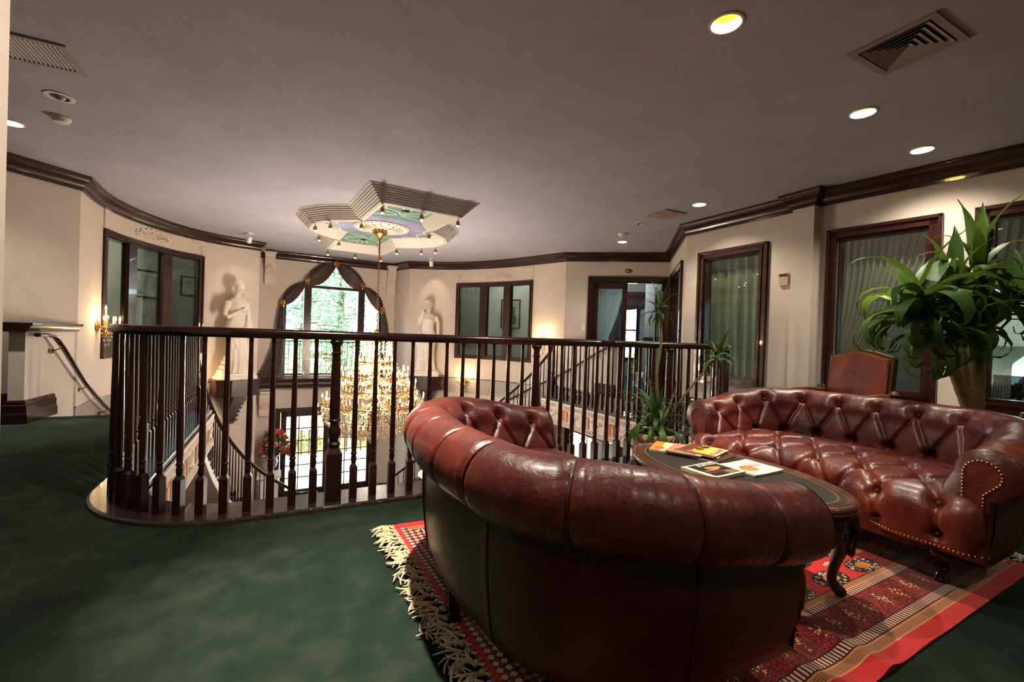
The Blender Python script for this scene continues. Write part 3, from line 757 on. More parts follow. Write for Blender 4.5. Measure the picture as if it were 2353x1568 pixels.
MT['leather_dark'] = leather('oxblood_leather_plain', '340f10', '481716', '5a211c')
MT['leather_chair'] = leather('brown_red_leather', '4a1509', '70230f', '8a3a1a')
MT['ebony'] = simple('ebony', '0b0808', .12, coat=.6)
MT['nail'] = simple('brass_nail', 'c79a50', .3, 1)

def sofa_path():
    P = []
    for y in np.linspace(-.40, -.10, 8): P.append((-.63, y))
    for i in range(1, 22):                       # wide corner
        a = PI - PI/2*i/22; P.append((-.63+.34+.34*math.cos(a), -.10+.39*math.sin(a)))
    for x in np.linspace(-.28, .28, 18): P.append((x, .29+.025*math.cos(x/.28*PI/2)))
    for i in range(1, 22):
        a = PI/2 - PI/2*i/22; P.append((.63-.34+.34*math.cos(a), -.10+.39*math.sin(a)))
    for y in np.linspace(-.10, -.40, 8): P.append((.63, y))
    p = Path(P); n = 440
    return [tuple(p.at(p.length*i/n)) for i in range(n+1)], p.length
def tuft(px, py, pts, A, sig, folds, B, fs):
    d = 0.0
    r2 = ((pts-np.array([px, py]))**2).sum(1); d -= A*np.exp(-r2/sig**2).max()
    best = 1e9
    near = np.argsort(r2)[:6]
    for i in near:
        for j in folds.get(int(i), ()):
            a, b = pts[i], pts[j]; ab = b-a; t = np.clip(((px-a[0])*ab[0]+(py-a[1])*ab[1])/(ab@ab), 0, 1)
            q = a+ab*t; dd = (px-q[0])**2+(py-q[1])**2; best = min(best, dd)
    return d - B*math.exp(-best/fs**2)
def lattice(us, vs):
    """diamond lattice: us spacing along, list of rows"""
    pts = []; rows = []
    for r, (v, u0) in enumerate(vs):
        rows.append(len(pts))
        for u in us[r]: pts.append((u, v))
    return np.array(pts)
def folds_of(pts, maxd):
    f = {}
    for i, p in enumerate(pts):
        f[i] = [j for j, q in enumerate(pts) if j != i and .02 < np.linalg.norm(p-q) < maxd and abs(p[1]-q[1]) > .02]
    return f
def make_sofa():
    root = thing('chesterfield_sofa', 'sofa', 'sofa')
    P, L = sofa_path(); n = len(P); PP = np.array(P)
    Tn = np.gradient(PP, axis=0); Tn /= np.linalg.norm(Tn, axis=1)[:, None]; Nn = np.stack([-Tn[:, 1], Tn[:, 0]], 1)   # outwards (left of travel)
    def H(s):
        t = min(s, L-s)/L; q = min(1, t/.27); return .675+.095*(q*q*(3-2*q))
    # ---- inner tufted face + roll (one continuous upholstered surface)
    cols = 11; du = L/cols
    pts = np.array([((i+.5)*du, .60) for i in range(cols)] + [(i*du, .30) for i in range(0, cols+1)] + [((i+.5)*du, .0) for i in range(cols)])
    fo = folds_of(pts, .40*1.05)
    VIN, VR, VO = 26, 30, 10
    G = []; seam_list = []
    for i in range(n):
        s = L*i/(n-1); h = H(s); R = .115; row = []
        zc = h-R; ncen = .125
        inner_h = zc-.34
        def outp(nn, zz): row.append((PP[i, 0]+Nn[i, 0]*nn, PP[i, 1]+Nn[i, 1]*nn, zz))
        for j in range(VIN):                     # inner face, seat level to roll
            t = j/(VIN-1); vv = t*.45            # metric-ish coordinate
            d = tuft(s, vv*1.0+.10, pts, .075, .030, fo, .024, .011)
            puff = .022*math.sin(PI*min(1, t*1.1))
            nn = .012*t-.03*(1-t) - puff - d; outp(nn, .34+inner_h*t)
        for j in range(1, VR):                   # the roll
            t = j/(VR-1); a = PI - t*(PI+.95)
            arc = .45+.10+t*.42
            d = tuft(s, .10+.45+t*.36, pts, .05, .035, fo, .018, .012) if t < .38 else 0
            gro = 0
            for c in range(1, cols):
                ds = abs(s-c*du)
                if t > .22: gro = max(gro, .011*math.exp(-(ds/.009)**2)*min(1, (t-.22)*6))
            q_ = min(s, L-s)/L; cw = math.exp(-((q_-.27)/.10)**2)                 # gathered leather at the corners
            wr = ((.0010+.0022*cw)*noise.noise(Vector((s*(55+45*cw), t*1.6, 4)))+.0012*noise.noise(Vector((s*22, t*5, 9))))*min(1, max(0, (t-.12)*5))
            rr_ = R+d*-1*-1 - gro + wr if d == 0 else R+d-0
            outp(ncen+rr_*math.cos(a), zc+rr_*math.sin(a)*1.0)
        G.append(row)
    mb = MB(); mb.grid(G, flip=True)
    for c in range(1, cols):
        i = int(round(c*du/L*(n-1))); h = H(c*du); mb2 = MB()
        mb2.tube([(PP[i, 0]+Nn[i, 0]*(.125+.1075*math.cos(a)), PP[i, 1]+Nn[i, 1]*(.125+.1075*math.cos(a)), h-.115+.1075*math.sin(a)) for a in np.linspace(PI-.28*(PI+.95), -.95, 22)], .0036, 6); seam_list.append(mb2)
    # outer shell: from under the roll down to the base
    back = mb.build('backrest', 'leather', root, angle=180)
    for q in seam_list: q.build('roll_seam', 'leather_dark', back)
    G2 = []
    for i in range(n):
        s = L*i/(n-1); h = H(s); row = []
        for j in range(VO+1):
            t = j/VO; z = (h-.20)*(1-t)+.155*t; nn = .150-.028*t+.012*math.sin(PI*t)
            row.append((PP[i, 0]+Nn[i, 0]*nn, PP[i, 1]+Nn[i, 1]*nn, z))
        row.append((PP[i, 0]+Nn[i, 0]*.0, PP[i, 1]+Nn[i, 1]*.0, .155)); G2.append(row)
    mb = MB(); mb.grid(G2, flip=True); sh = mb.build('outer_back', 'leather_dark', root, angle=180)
    for fr in (.17, .36, .64, .83):
        mb = MB(); i = int(fr*(n-1)); mb.tube([(PP[i, 0]+Nn[i, 0]*(.152-.028*t+.012*math.sin(PI*t)), PP[i, 1]+Nn[i, 1]*(.152-.028*t+.012*math.sin(PI*t)), (H(L*fr)-.20)*(1-t)+.155*t) for t in np.linspace(0, 1, 12)], .0035, 6)
        mb.build('seam_piping', 'leather_dark', sh)
    # buttons
    mbut = MB(); mbut.sphere((0, 0, 0), .012, 8, sc=(1, 1, 1)); BUT = mbut.mesh('button', 'leather_dark')
    for u, v in pts:
        if v > .55 or v < .05: 
            if v < .05: continue
        if u < .02 or u > L-.02: continue
        i = int(round(u/L*(n-1))); h = H(u); zc = h-.115
        if v > .5: t = (v-.55)/.36; a = PI-max(t, .02)*(PI+.95); nn = .125+.064*math.cos(a); z = zc+.064*math.sin(a)
        else: t = (v-.10)/.45; nn = .012*t-.03*(1-t)+.045; z = .34+(zc-.34)*t
        put('button', BUT, back, (PP[i, 0]+Nn[i, 0]*nn, PP[i, 1]+Nn[i, 1]*nn, z))
    # ---- arm fronts: scroll panel with nail heads
    for e, sg in ((0, -1), (n-1, 1)):
        h = H(0); R = .115; zc = h-R; x0 = PP[e, 0]
        def A(nn, z, y): return (x0+sg*nn, y, z)
        out = [A(-.03, .30, -.405), A(-.025, zc-.08, -.405)]
        for i in range(19): a = PI-(PI+.95)*i/18; out.append(A(.125+R*math.cos(a), zc+R*math.sin(a), -.405))
        out += [A(.150, h-.22, -.405), A(.135, .17, -.405), A(-.03, .17, -.405)]
        mb = MB(); k = len(out); cen = A(.07, .42, -.42)
        ins = [(cen[0]+(q[0]-cen[0])*.86, -.425, cen[2]+(q[2]-cen[2])*.93) for q in out]
        mb.add(out+ins, [(i, (i+1) % k, k+(i+1) % k, k+i) for i in range(k)] + [tuple(range(k, 2*k))]); 
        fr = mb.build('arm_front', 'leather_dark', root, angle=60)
        path = []
        for z in np.linspace(.30, zc-.03, 9): path.append(A(.052-.01*(z-.3), z, -.43))
        for i in range(15): a = PI-PI*1.15*i/14; path.append(A(.112+.062*math.cos(a), zc+.0+.062*math.sin(a), -.43))
        for z in np.linspace(zc-.085, .30, 8): path.append(A(.118, z, -.43))
        pp = [Vector(q) for q in path]; Ls = [0]
        for a, b in zip(pp[:-1], pp[1:]): Ls.append(Ls[-1]+(b-a).length)
        mb = MB(); sx = 0.0
        while sx < Ls[-1]:
            j = max(i for i in range(len(Ls)) if Ls[i] <= sx); j = min(j, len(pp)-2); u = (sx-Ls[j])/max(Ls[j+1]-Ls[j], 1e-6)
            mb.sphere(pp[j].lerp(pp[j+1], u), .0052, 6, sc=(1, .6, 1)); sx += .0155
        stuff(mb.build('nailhead_trim', 'nail', fr))
        mb = MB(); pnl = [(q.x, -.428, q.z) for q in pp]; mb.add(pnl, [tuple(range(len(pnl)))]); mb.build('scroll_panel', 'leather', fr, smooth=False)
    # ---- seat: tufted, serpentine front
    def yf(x):
        a = abs(x)
        if a < .46: return -.345-.130*math.exp(-((a-.46)/.17)**2)
        return -.475+.13*max(0, (a-.69)/.12)**2
    NX, NV = 150, 70; X0 = .81
    spx = .245; rows = []
    # seat coordinates (x, v): v runs from the back over the front edge
    pts2 = []
    for r in range(4):
        v = .16+r*.19
        for i in range(-3, 4):
            x = i*spx+(spx/2 if r % 2 else 0)
            if abs(x) < .66: pts2.append((x, v))
    for i in range(-3, 3):                      # row along the front drop
        pts2.append((i*spx+spx/2, .16+4*.19-.03)) if abs(i*spx+spx/2) < .66 else None
    pts2 = np.array(pts2); fo2 = folds_of(pts2, .26)
    G = []; hits = []
    def seat_pt(x, v, dd=0.0):
        y_b = .26; yfr = yf(x); Ltop = (y_b-yfr)-.07
        lim = X0 if True else 0
        if v < Ltop:
            y = y_b-v; z = .435+.02*math.sin(PI*min(1, v/Ltop)); nx = (0, 0, 1)
        elif v < Ltop+.125:
            t = (v-Ltop)/.125*PI/2; y = yfr+.07-.08*math.sin(t); z = .435-.08*(1-math.cos(t)); nx = (0, -math.sin(t), math.cos(t))
        else:
            t = min(1, (v-Ltop-.125)/.17); y = yfr-.01+.04*t*t; z = .355-.155*t; nx = (0, -1, 0)
        return Vector((x, y, z))+Vector(nx)*dd
    for i in range(NX+1):
        x = -X0+2*X0*i/NX; row = []
        edge = min(1, (X0-abs(x))/.06); er = math.sqrt(max(0, 1-(1-edge)**2))
        yfr = yf(x); tot = (.26-yfr)-.07+.125+.17
        for j in range(NV+1):
            v = tot*j/NV; d = tuft(x, v, pts2, .055, .030, fo2, .020, .014)
            q = seat_pt(x, v, (.022+d)*1.0)
            # inside the arms the seat is narrower than in front of them
            if abs(q.x) > .62:
                kk = min(1, max(0, (q.y+.445)/.03)); q.x = math.copysign(.62+(abs(q.x)-.62)*(1-.8*kk), q.x)
            q.z = q.z-(1-er)*.05; row.append(q)
        G.append(row)
    mb = MB(); mb.grid(G, flip=False); st = mb.build('seat', 'leather', root, angle=180)
    for x, v in pts2: put('button', BUT, st, seat_pt(x, v, -.018))
    mb = MB(); xs = np.linspace(-.77, .77, 98)
    for x in xs: mb.sphere(seat_pt(x, 9, .028)+Vector((0, 0, .012)), .0055, 6, sc=(1, .6, 1))
    stuff(mb.build('nailhead_trim', 'nail', st))
    # base and feet
    mb = MB(); base = [(-.70, -.30), (-.5, -.42), (.5, -.42), (.70, -.30), (.70, .1), (.45, .38), (-.45, .38), (-.70, .1)]
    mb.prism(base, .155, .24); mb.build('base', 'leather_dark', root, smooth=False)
    foot = MB(); foot.lathe([(.03, 0), (.034, .01), (.022, .03), (.02, .045), (.033, .06), (.036, .075), (.026, .09), (.05, .115), (.055, .135), (.045, .16), (.03, .18)], 16); F = foot.mesh('foot', 'ebony')
    for x in (-.58, .58): put('foot', F, root, (x, -.30, 0))
    bl = MB(); bl.add([(-.018, -.018, 0), (.018, -.018, 0), (.018, .018, 0), (-.018, .018, 0), (-.028, -.028, .18), (.028, -.028, .18), (.028, .028, .18), (-.028, .028, .18)], [(3, 2, 1, 0), (4, 5, 6, 7), (0, 1, 5, 4), (1, 2, 6, 5), (2, 3, 7, 6), (3, 0, 4, 7)]); BLm = bl.mesh('rear_leg', 'ebony', smooth=False)
    for x, y in ((-.52, .30), (.03, .40), (.52, .30)): put('rear_leg', BLm, root, (x, y, 0))
    return root
RUGZ = .012
sofaA = make_sofa()
sofaA.location = (1.00, 1.57, RUGZ); sofaA.rotation_euler = (0, 0, PI/2)
sofaA['label'] = 'oxblood leather sofa in the foreground seen from behind its rolled back'
sofaB = dup(sofaA, (3.12, 1.53, RUGZ), -PI/2, 'button-tufted oxblood leather sofa facing the camera beyond the oval table')
for s in (sofaA, sofaB): s['group'] = 'pair of leather chesterfield sofas'

# ---- rug
def rug_material():
    k = N('bokhara_rug'); v = k.coord('Object'); sx = k.n('ShaderNodeSeparateXYZ'); k.l(v, sx.inputs[0])
    x, y = sx.outputs[0], sx.outputs[1]
    HX, HY = 1.42, .925
    dx = k.math('SUBTRACT', HX, k.math('ABSOLUTE', x)); dy = k.math('SUBTRACT', HY, k.math('ABSOLUTE', y))
    # separate borders: distance to long edge (dy) and short edge (dx)
    d = k.math('MINIMUM', k.math('MULTIPLY', dx, 1.0), dy)
    along = k.n('ShaderNodeMix'); along.data_type = 'FLOAT'; k.l(k.math('LESS_THAN', dx, dy), along.inputs[0]); k.l(x, along.inputs[2]); k.l(y, along.inputs[3]); al = along.outputs[0]
    red, dred, cream, dark, org = lin('a3141a'), lin('6b0d12'), lin('d9b48a'), lin('1c0c0c'), lin('b8672c')
    def band(a, b): return k.math('MULTIPLY', k.math('GREATER_THAN', d, a), k.math('LESS_THAN', d, b))
    def dots(freq, duty=0.0): return k.math('GREATER_THAN', k.math('SINE', k.math('MULTIPLY', al, freq)), duty)
    col = None
    base = k.mix(k.noise(v, 30, 4), lin('ae141a'), lin('d22826'))
    # field: medallions in a grid
    fx = k.math('SUBTRACT', k.math('FRACT', k.math('ADD', k.math('DIVIDE', x, .30), .5)), .5)
    fy = k.math('SUBTRACT', k.math('FRACT', k.math('ADD', k.math('DIVIDE', y, .17), .5)), .5)
    def ell(ax, ay, ox=0.0, oy=0.0):
        a = k.math('DIVIDE', fx, ax); b = k.math('DIVIDE', fy, ay)
        return k.math('ADD', k.math('POWER', k.math('ABSOLUTE', a), 2.2), k.math('POWER', k.math('ABSOLUTE', b), 2.2))
    e = ell(.36, .34)
    vor = k.n('ShaderNodeTexVoronoi', i_Scale=55); k.l(v, vor.inputs[0])
    spec = k.math('GREATER_THAN', vor.outputs['Distance'], .36)
    field = k.mix(k.math('LESS_THAN', e, 1.08), base, dark)
    field = k.mix(k.math('LESS_THAN', e, .95), field, k.mix(spec, cream, dark))
    field = k.mix(k.math('LESS_THAN', e, .16), field, org)
    # small diamonds between
    gx = k.math('ABSOLUTE', k.math('SUBTRACT', k.math('FRACT', k.math('DIVIDE', x, .30)), .5)); gy = k.math('ABSOLUTE', k.math('SUBTRACT', k.math('FRACT', k.math('DIVIDE', y, .17)), .5))
    dm = k.math('ADD', k.math('MULTIPLY', gx, 3.2), k.math('MULTIPLY', gy, 6))
    field = k.mix(k.math('MULTIPLY', k.math('LESS_THAN', dm, .55), spec), field, cream)
    col = field
    stripes = [(.0, .062, 'plain'), (.062, .068, 'c'), (.068, .098, 'f'), (.098, .104, 'c'), (.104, .110, 'k'), (.110, .146, 't'), (.146, .152, 'k'), (.152, .29, 'm'), (.29, .296, 'k'), (.296, .330, 't'), (.330, .336, 'c'), (.336, .358, 'f'), (.358, .364, 'k')]
    for a, b, t in stripes:
        if t == 'plain': c = base
        elif t == 'c': c = lin('c9854a')
        elif t == 'k': c = lin('3a0d0d')
        elif t == 'f': c = k.mix(dots(640), dred, lin('c08a5c'))
        elif t == 't': c = k.mix(dots(300, -.1), lin('3a0b0d'), lin('d8a58c'))
        else:
            mid = k.math('ABSOLUTE', k.math('SUBTRACT', d, (a+b)/2)); ph = k.math('ABSOLUTE', k.math('SUBTRACT', k.math('FRACT', k.math('DIVIDE', al, .13)), .5))
            star = k.math('ADD', k.math('MULTIPLY', mid, 20), k.math('MULTIPLY', ph, 4.5))
            vor2 = k.n('ShaderNodeTexVoronoi', i_Scale=85); k.l(v, vor2.inputs[0])
            sp2 = k.math('GREATER_THAN', vor2.outputs['Distance'], .42)
            c0 = k.mix(sp2, lin('a8281c'), lin('5e1212')); c = k.mix(k.math('LESS_THAN', star, 1.0), c0, k.mix(sp2, lin('e0b070'), lin('6a1a12')))
        col = k.mix(band(a, b), col, c)
    # short ends carry a wide lattice panel
    ends = k.math('MULTIPLY', k.math('LESS_THAN', dx, dy), k.math('MULTIPLY', k.math('GREATER_THAN', dx, .035), k.math('LESS_THAN', dx, .33)))
    u1 = k.math('SINE', k.math('MULTIPLY', k.math('ADD', x, y), 95)); u2 = k.math('SINE', k.math('MULTIPLY', k.math('SUBTRACT', x, y), 95))
    lat = k.math('GREATER_THAN', k.math('MULTIPLY', u1, u2), .12); vo3 = k.n('ShaderNodeTexVoronoi', i_Scale=70); k.l(v, vo3.inputs[0])
    lc = k.mix(lat, k.mix(k.math('GREATER_THAN', vo3.outputs['Distance'], .45), lin('8a1420'), lin('2a0c10')), lin('c9a090'))
    col = k.mix(ends, col, lc)
    k.l(col, k.b.inputs['Base Color']); k.b.inputs['Roughness'].default_value = .95; k.b.inputs['Specular IOR Level'].default_value = .1
    k.b.inputs['Sheen Weight'].default_value = .3
    k.bump(k.noise(v, 350, 2), .5, .004); return k.m
MT['rug'] = rug_material()
rugc = Vector((2.02, 1.68, 0))
rug = thing('bokhara_rug', 'red patterned wool rug with cream tassels under the sofas and table', 'rug', rugc, math.radians(2))
mb = MB(); NXr, NYr = 120, 70; G = []
for i in range(NXr+1):
    row = []
    for j in range(NYr+1):
        x = -1.42+2.84*i/NXr; y = -.925+1.85*j/NYr
        wav = .004*noise.noise(Vector((x*3, y*3, 1)))
        rip = .016*math.exp(-((x-(-.02+.16*math.sin(y*2)))/.05)**2)*max(0, min(1, (-.30-y)*4)) + .013*math.exp(-((x+.42+.3*(y+.9))/.045)**2)*max(0, min(1, (-.35-y)*4))
        row.append((x, y+.006*noise.noise(Vector((x*4, 0, 3)))*(1 if abs(y) > .9 else 0), .008+abs(wav)+rip))
    G.append(row)
mb.grid(G); mb.build('pile', 'rug', rug, angle=180)
mb = MB(); mb.prism([(-1.42, -.925), (1.42, -.925), (1.42, .925), (-1.42, .925)], .001, .007); mb.build('backing', simple('rug_back', '5a1012', .9), rug, smooth=False)
MT['tassel'] = noisy('cream_tassel', 'b9a583', 'd8c8a8', 40, .9)
mb = MB()
for sgn in (-1, 1):
    y = -.91
    while y < .92:
        x0 = sgn*1.41; ln = random.uniform(.10, .14); a0 = random.uniform(-.7, .7)
        knot = Vector((x0+sgn*.026, y, .016)); mb.tube([(x0, y-.016, .012), tuple(knot)], .006, 4); mb.tube([(x0, y+.016, .012), tuple(knot)], .006, 4); mb.sphere(knot, .012, 6)
        for q in range(10):
            a = a0+random.uniform(-.5, .5); l = ln*random.uniform(.6, 1); c = random.uniform(-1.1, 1.1); up_ = random.uniform(.004, .022)
            pts = []
            for t in (0, .3, .6, .85, 1): aa = a+c*t*t; pts.append((knot.x+sgn*l*t*math.cos(aa), knot.y+l*t*math.sin(aa), .013+up_*math.sin(t*3)))
            mb.tube(pts, [.0045, .004, .004, .0035, .0025], 4, cap=False)
        y += random.uniform(.045, .06)
stuff(mb.build('fringe', 'tassel', rug))

# ---- oval coffee table
tb = thing('coffee_table', 'oval carved mahogany coffee table with a dark leather top', 'table', (1.99, 1.50, RUGZ), math.radians(0))
MT['table_wood'] = noisy('carved_walnut', '2a130a', '5a2e14', 4, .3, .1, 30, coat=.4, stretch=(1, 6, 1))
MT['table_dark'] = noisy('carved_dark', '120a08', '2c1810', 6, .35, .15, 40, coat=.3)
TA, TB_ = .335, .565
def oval(k, n=72, dz=0): return [(k*1.0*math.cos(2*PI*i/n), math.sin(2*PI*i/n)) for i in range(n)]
def oring(prof, n=96):
    return [[((TA+o)*math.cos(2*PI*i/n), (TB_+o)*math.sin(2*PI*i/n), z) for o, z in prof] for i in range(n)]
mb = MB(); pr = [(-.06, .462), (-.058, .466), (-.025, .466), (-.02, .470), (-.008, .470), (.0, .464), (.003, .455), (-.003, .447), (.002, .440), (-.01, .434), (-.03, .430)]
mb.grid(oring(pr), closeu=True); mb.add(oring([(-.03, .430)]) and [p[0] for p in oring([(-.03, .430)])], [tuple(range(96))]); mb.build('table_top', 'table_wood', tb)
mb = MB(); ins = [p[0] for p in oring([(-.058, .465)])]; mb.add(ins, [tuple(range(95, -1, -1))]); mb.add([p[0] for p in oring([(-.058, .43)])]+ins, [(i, (i+1) % 96, 96+(i+1) % 96, 96+i) for i in range(96)])
mb.build('leather_inset', noisy('table_leather', '15100e', '2a201a', 30, .35, .2, 200, .002), tb, smooth=False)
mb = MB(); mb.grid(oring([(-.078, .4662), (-.072, .4668), (-.066, .4662)]), closeu=True); mb.build('gilt_line', simple('gilt_tooling', '6a5030', .4, .4), tb)
mb = MB(); mb.grid(oring([(-.04, .43), (-.045, .40), (-.05, .385), (-.052, .33), (-.062, .325), (-.07, .33), (-.07, .43)]), closeu=True); mb.build('apron', 'table_dark', tb)
mb = MB(); n = 64
for i in range(n):
    a = 2*PI*i/n; mb.sphere(((TA-.035)*math.cos(a), (TB_-.035)*math.sin(a), .405), .0085, 6)
stuff(mb.build('bead_moulding', 'table_dark', tb))
def scrolls(a0, a1, k):
    mb = MB()
    def pt(a, z, o=-.045): return ((TA+o)*math.cos(a), (TB_+o)*math.sin(a), z)
    for i in range(k):
        for sgn in (-1, 1):
            c = a0+(a1-a0)*(i+.5)/k; w = (a1-a0)/k*.5
            pts = []
            for j in range(18):
                t = j/17; th = t*2.2*2*PI*.75; r = (1-.85*t)
                pts.append(pt(c+sgn*(w*.5+w*.42*r*math.cos(th)), .335-.012+.034*r*math.sin(th)))
            mb.tube(pts, [.0095*(1-.5*t/17) for t in range(18)], 6)
        for j in range(5): b = -.9+.45*j; mb.tube([pt(c, .345, -.04), pt(c+.35*w*math.sin(b), .345-.05*math.cos(b), -.035)], [.011, .005], 6)
    mb.xform(lambda p: p); return mb.build('carved_scrolls', 'table_dark', tb)
for q in range(4): scrolls(PI/2*q+.28+PI/4-.6, PI/2*q+.28+PI/4+.05+.0, 2) if False else None
for c in (0, PI/2, PI, 3*PI/2): scrolls(c-.50, c+.50, 2)
leg = MB(); lp = [(0, 0, .40), (.035, 0, .36), (.055, 0, .30), (.045, 0, .22), (.018, 0, .13), (.01, 0, .07), (.03, 0, .03), (.06, 0, .012)]
leg.tube(catmull(lp, 5), [.045-.0*i for i in range(1)]*1 and [.05, .052, .054, .056, .057, .058, .058, .057, .055, .052, .048, .044, .04, .036, .032, .029, .026, .024, .022, .021, .02, .02, .0195, .019, .019, .0195, .02, .021, .022, .022, .023, .024, .024, .022, .02, .014][:len(catmull(lp, 5))], 10)
LG = leg.mesh('leg', 'table_dark', angle=60)
ac = MB()
for j in range(7):
    b = -1.2+.4*j
    ac.tube([(.07, .02*math.sin(b), .37), (.098+.012*math.cos(b), .062*math.sin(b), .31), (.082, .075*math.sin(b), .255-.03*math.cos(b)), (.09, .06*math.sin(b), .225-.04*math.cos(b))], [.008, .013, .010, .005], 6)
for j in range(5): ac.tube([(.09, 0, .35), (.10, .03*math.sin(j*1.2-2.4), .28), (.07, .02*math.sin(j*1.2-2.4), .19)], [.01, .009, .004], 6)
AC = ac.mesh('acanthus_knee', 'table_dark', angle=60)
for c in (.30, PI-.30, PI+.30, 2*PI-.30):
    a = math.atan2(math.cos(c)*0+math.sin(math.copysign(1, math.sin(c))*(PI/2-.55)) if False else (TB_*.80)*math.copysign(1, math.sin(c)), (TA*.52)*math.copysign(1, math.cos(c)))
    x, y = math.copysign(TA*.60, math.cos(c)), math.copysign(TB_*.72, math.sin(c)); an = math.atan2(y*.55, x)
    l = put('leg', LG, tb, (x-.02*math.cos(an), y-.02*math.sin(an), 0), rz=an); put('acanthus_knee', AC, l, (-.02, 0, 0))
# ================================================================== MAGAZINES, PLANTS, CHAIR
TZ = RUGZ+.4665
def flat(name, col, r=.35): return simple(name, col, r)
def magazine(label, c, size, rz, z, th, bg, blobs, curl=0.0):
    w, h = size; r = thing('magazine', label, 'magazine', (c[0], c[1], z), rz, 'magazines on the oval table')
    NXm = 8; G0, G1 = [], []
    def top(x, y): return th+curl*max(0, (x/w+.5)-.55)**2*4+.0008*math.sin(x*40)
    for i in range(NXm+1):
        x = -w/2+w*i/NXm; G0.append([(x, -h/2, 0.0002), (x, -h/2, top(x, 0)-.0012), (x, h/2, top(x, 0)-.0012), (x, h/2, 0.0002)])
    mb = MB(); mb.grid(G0, closev=True); mb.add(G0[0], [(0, 1, 2, 3)]); mb.add(G0[-1], [(3, 2, 1, 0)])
    mb.build('pages', 'paper', r, smooth=False)
    mb = MB()
    def strip(x0, x1, y0, y1, lift, m):
        G = [[(x, y, top(x, 0)+lift) for y in (y0, y1)] for x in np.linspace(x0, x1, 7)]; mb.grid(G, m=m)
    mats = [flat('cover_base', bg)]; strip(-w/2-.001, w/2+.001, -h/2-.001, h/2+.001, 0, 0); li = .00015
    cols = {bg: 0}
    for kind, col, *q in blobs:
        if col not in cols: cols[col] = len(mats); mats.append(flat('cover_ink', col))
        li += .00012
        if kind == 'r': strip(q[0]*w/2, q[1]*w/2, q[2]*h/2, q[3]*h/2, li, cols[col])
        elif kind == 'e':
            cx, cy, rx, ry, ro = q; poly = []
            for i in range(20):
                a = 2*PI*i/20; k = 1+.12*math.sin(3*a+cx*5); x, y = rx*k*math.cos(a), ry*k*math.sin(a)
                x, y = cx+x*math.cos(ro)-y*math.sin(ro), cy+x*math.sin(ro)+y*math.cos(ro); x = max(-.98, min(.98, x)); y = max(-.98, min(.98, y))
                poly.append((x*w/2, y*h/2, top(x*w/2, 0)+li))
            mb.add(poly, [tuple(range(20))], cols[col])
        elif kind == 't':                        # a line of illegible display type: short strokes
            x0, x1, y, hh, nst = q
            for i in range(nst):
                xa = x0+(x1-x0)*i/nst; xb = xa+(x1-x0)/nst*random.uniform(.45, .8); k = random.choice((0, 1, 2))
                strip(xa*w/2, xb*w/2, (y-hh)*h/2, (y-hh+hh*(.6 if k else 2))*h/2, li, cols[col]); strip(xa*w/2, (xa+(xb-xa)*.35)*w/2, (y-hh)*h/2, (y+hh)*h/2, li, cols[col])
                if k == 2: strip(xa*w/2, xb*w/2, (y+hh*.5)*h/2, (y+hh)*h/2, li, cols[col])
    mb.build('cover', mats, r, smooth=False); return r
MT['paper'] = simple('magazine_paper', 'd9cdb8', .6)
magazine('orange and yellow travel magazine at the far end of the oval table', (2.03, 1.905), (.245, .19), math.radians(35), TZ, .010, 'd9b48c', [('r', 'd07a2a', -1, 1, .45, 1), ('r', 'e8c020', -1, 1, -1, -.55), ('e', 'a8552a', -.4, .55, .3, .3, 0), ('t', 'e9e2d6', -.8, .5, -.15, .12, 6), ('t', 'a83018', -.8, .6, -.75, .12, 7)])
magazine('brown magazine with only its spine showing under the yellow cover', (2.12, 1.71), (.245, .20), math.radians(14), TZ, .008, '4a2a24', [('r', '6a4038', -.9, .9, .4, .9), ('e', 'c9a890', .5, -.3, .3, .4, 0)])
magazine('green and white magazine tucked under the yellow horse cover', (2.135, 1.755), (.235, .20), math.radians(26), TZ+.0085, .006, 'b8ae90', [('r', 'e0d8c4', .2, 1, -1, .2), ('e', '2f6a3a', .7, -.4, .2, .3, 0), ('e', '5a5a30', .0, .75, .9, .2, 0)])
magazine('pink photo magazine half hidden beside the yellow cover', (2.06, 1.80), (.23, .19), math.radians(28), TZ+.0147, .005, 'b8705c', [('e', 'd08a78', -.3, .2, .5, .5, 0), ('r', 'd8dce4', -1, -.4, -1, -.7)])
magazine('yellow magazine with brown horses on its cover, top of the pile', (2.108, 1.748), (.225, .215), math.radians(18), TZ+.020, .005, 'd8ae78', [('r', 'e0b81e', -.7, 1, -.35, .35), ('r', '5a2a14', -.7, 1, .35, .95), ('e', '6a2410', .1, .15, .3, .22, .4), ('e', '2a1e14', .65, .1, .28, .25, 0), ('r', '7a3a2a', -1, -.72, -1, 1), ('e', 'c0506a', -.6, .3, .2, .15, 0), ('t', '9a4a1a', -.55, .85, -.72, .13, 8)], curl=.003)
magazine('black cookery magazine with a white border near the table edge', (1.863, 1.477), (.23, .185), math.radians(3), TZ, .016, 'e4d2be', [('r', '14110f', -.72, .9, -.85, .9), ('r', '6a6258', .2, .9, -.85, -.35), ('e', 'd07020', .18, .15, .42, .24, -.15), ('e', 'e08a34', .3, .1, .25, .14, -.15), ('t', 'e8e4dc', -.2, .85, .72, .13, 6), ('t', 'b8301a', -.65, .35, -.35, .09, 9), ('t', 'd8cfc0', -.6, .3, -.1, .05, 10), ('t', 'b09a30', .35, .85, -.6, .12, 5)], curl=.004)
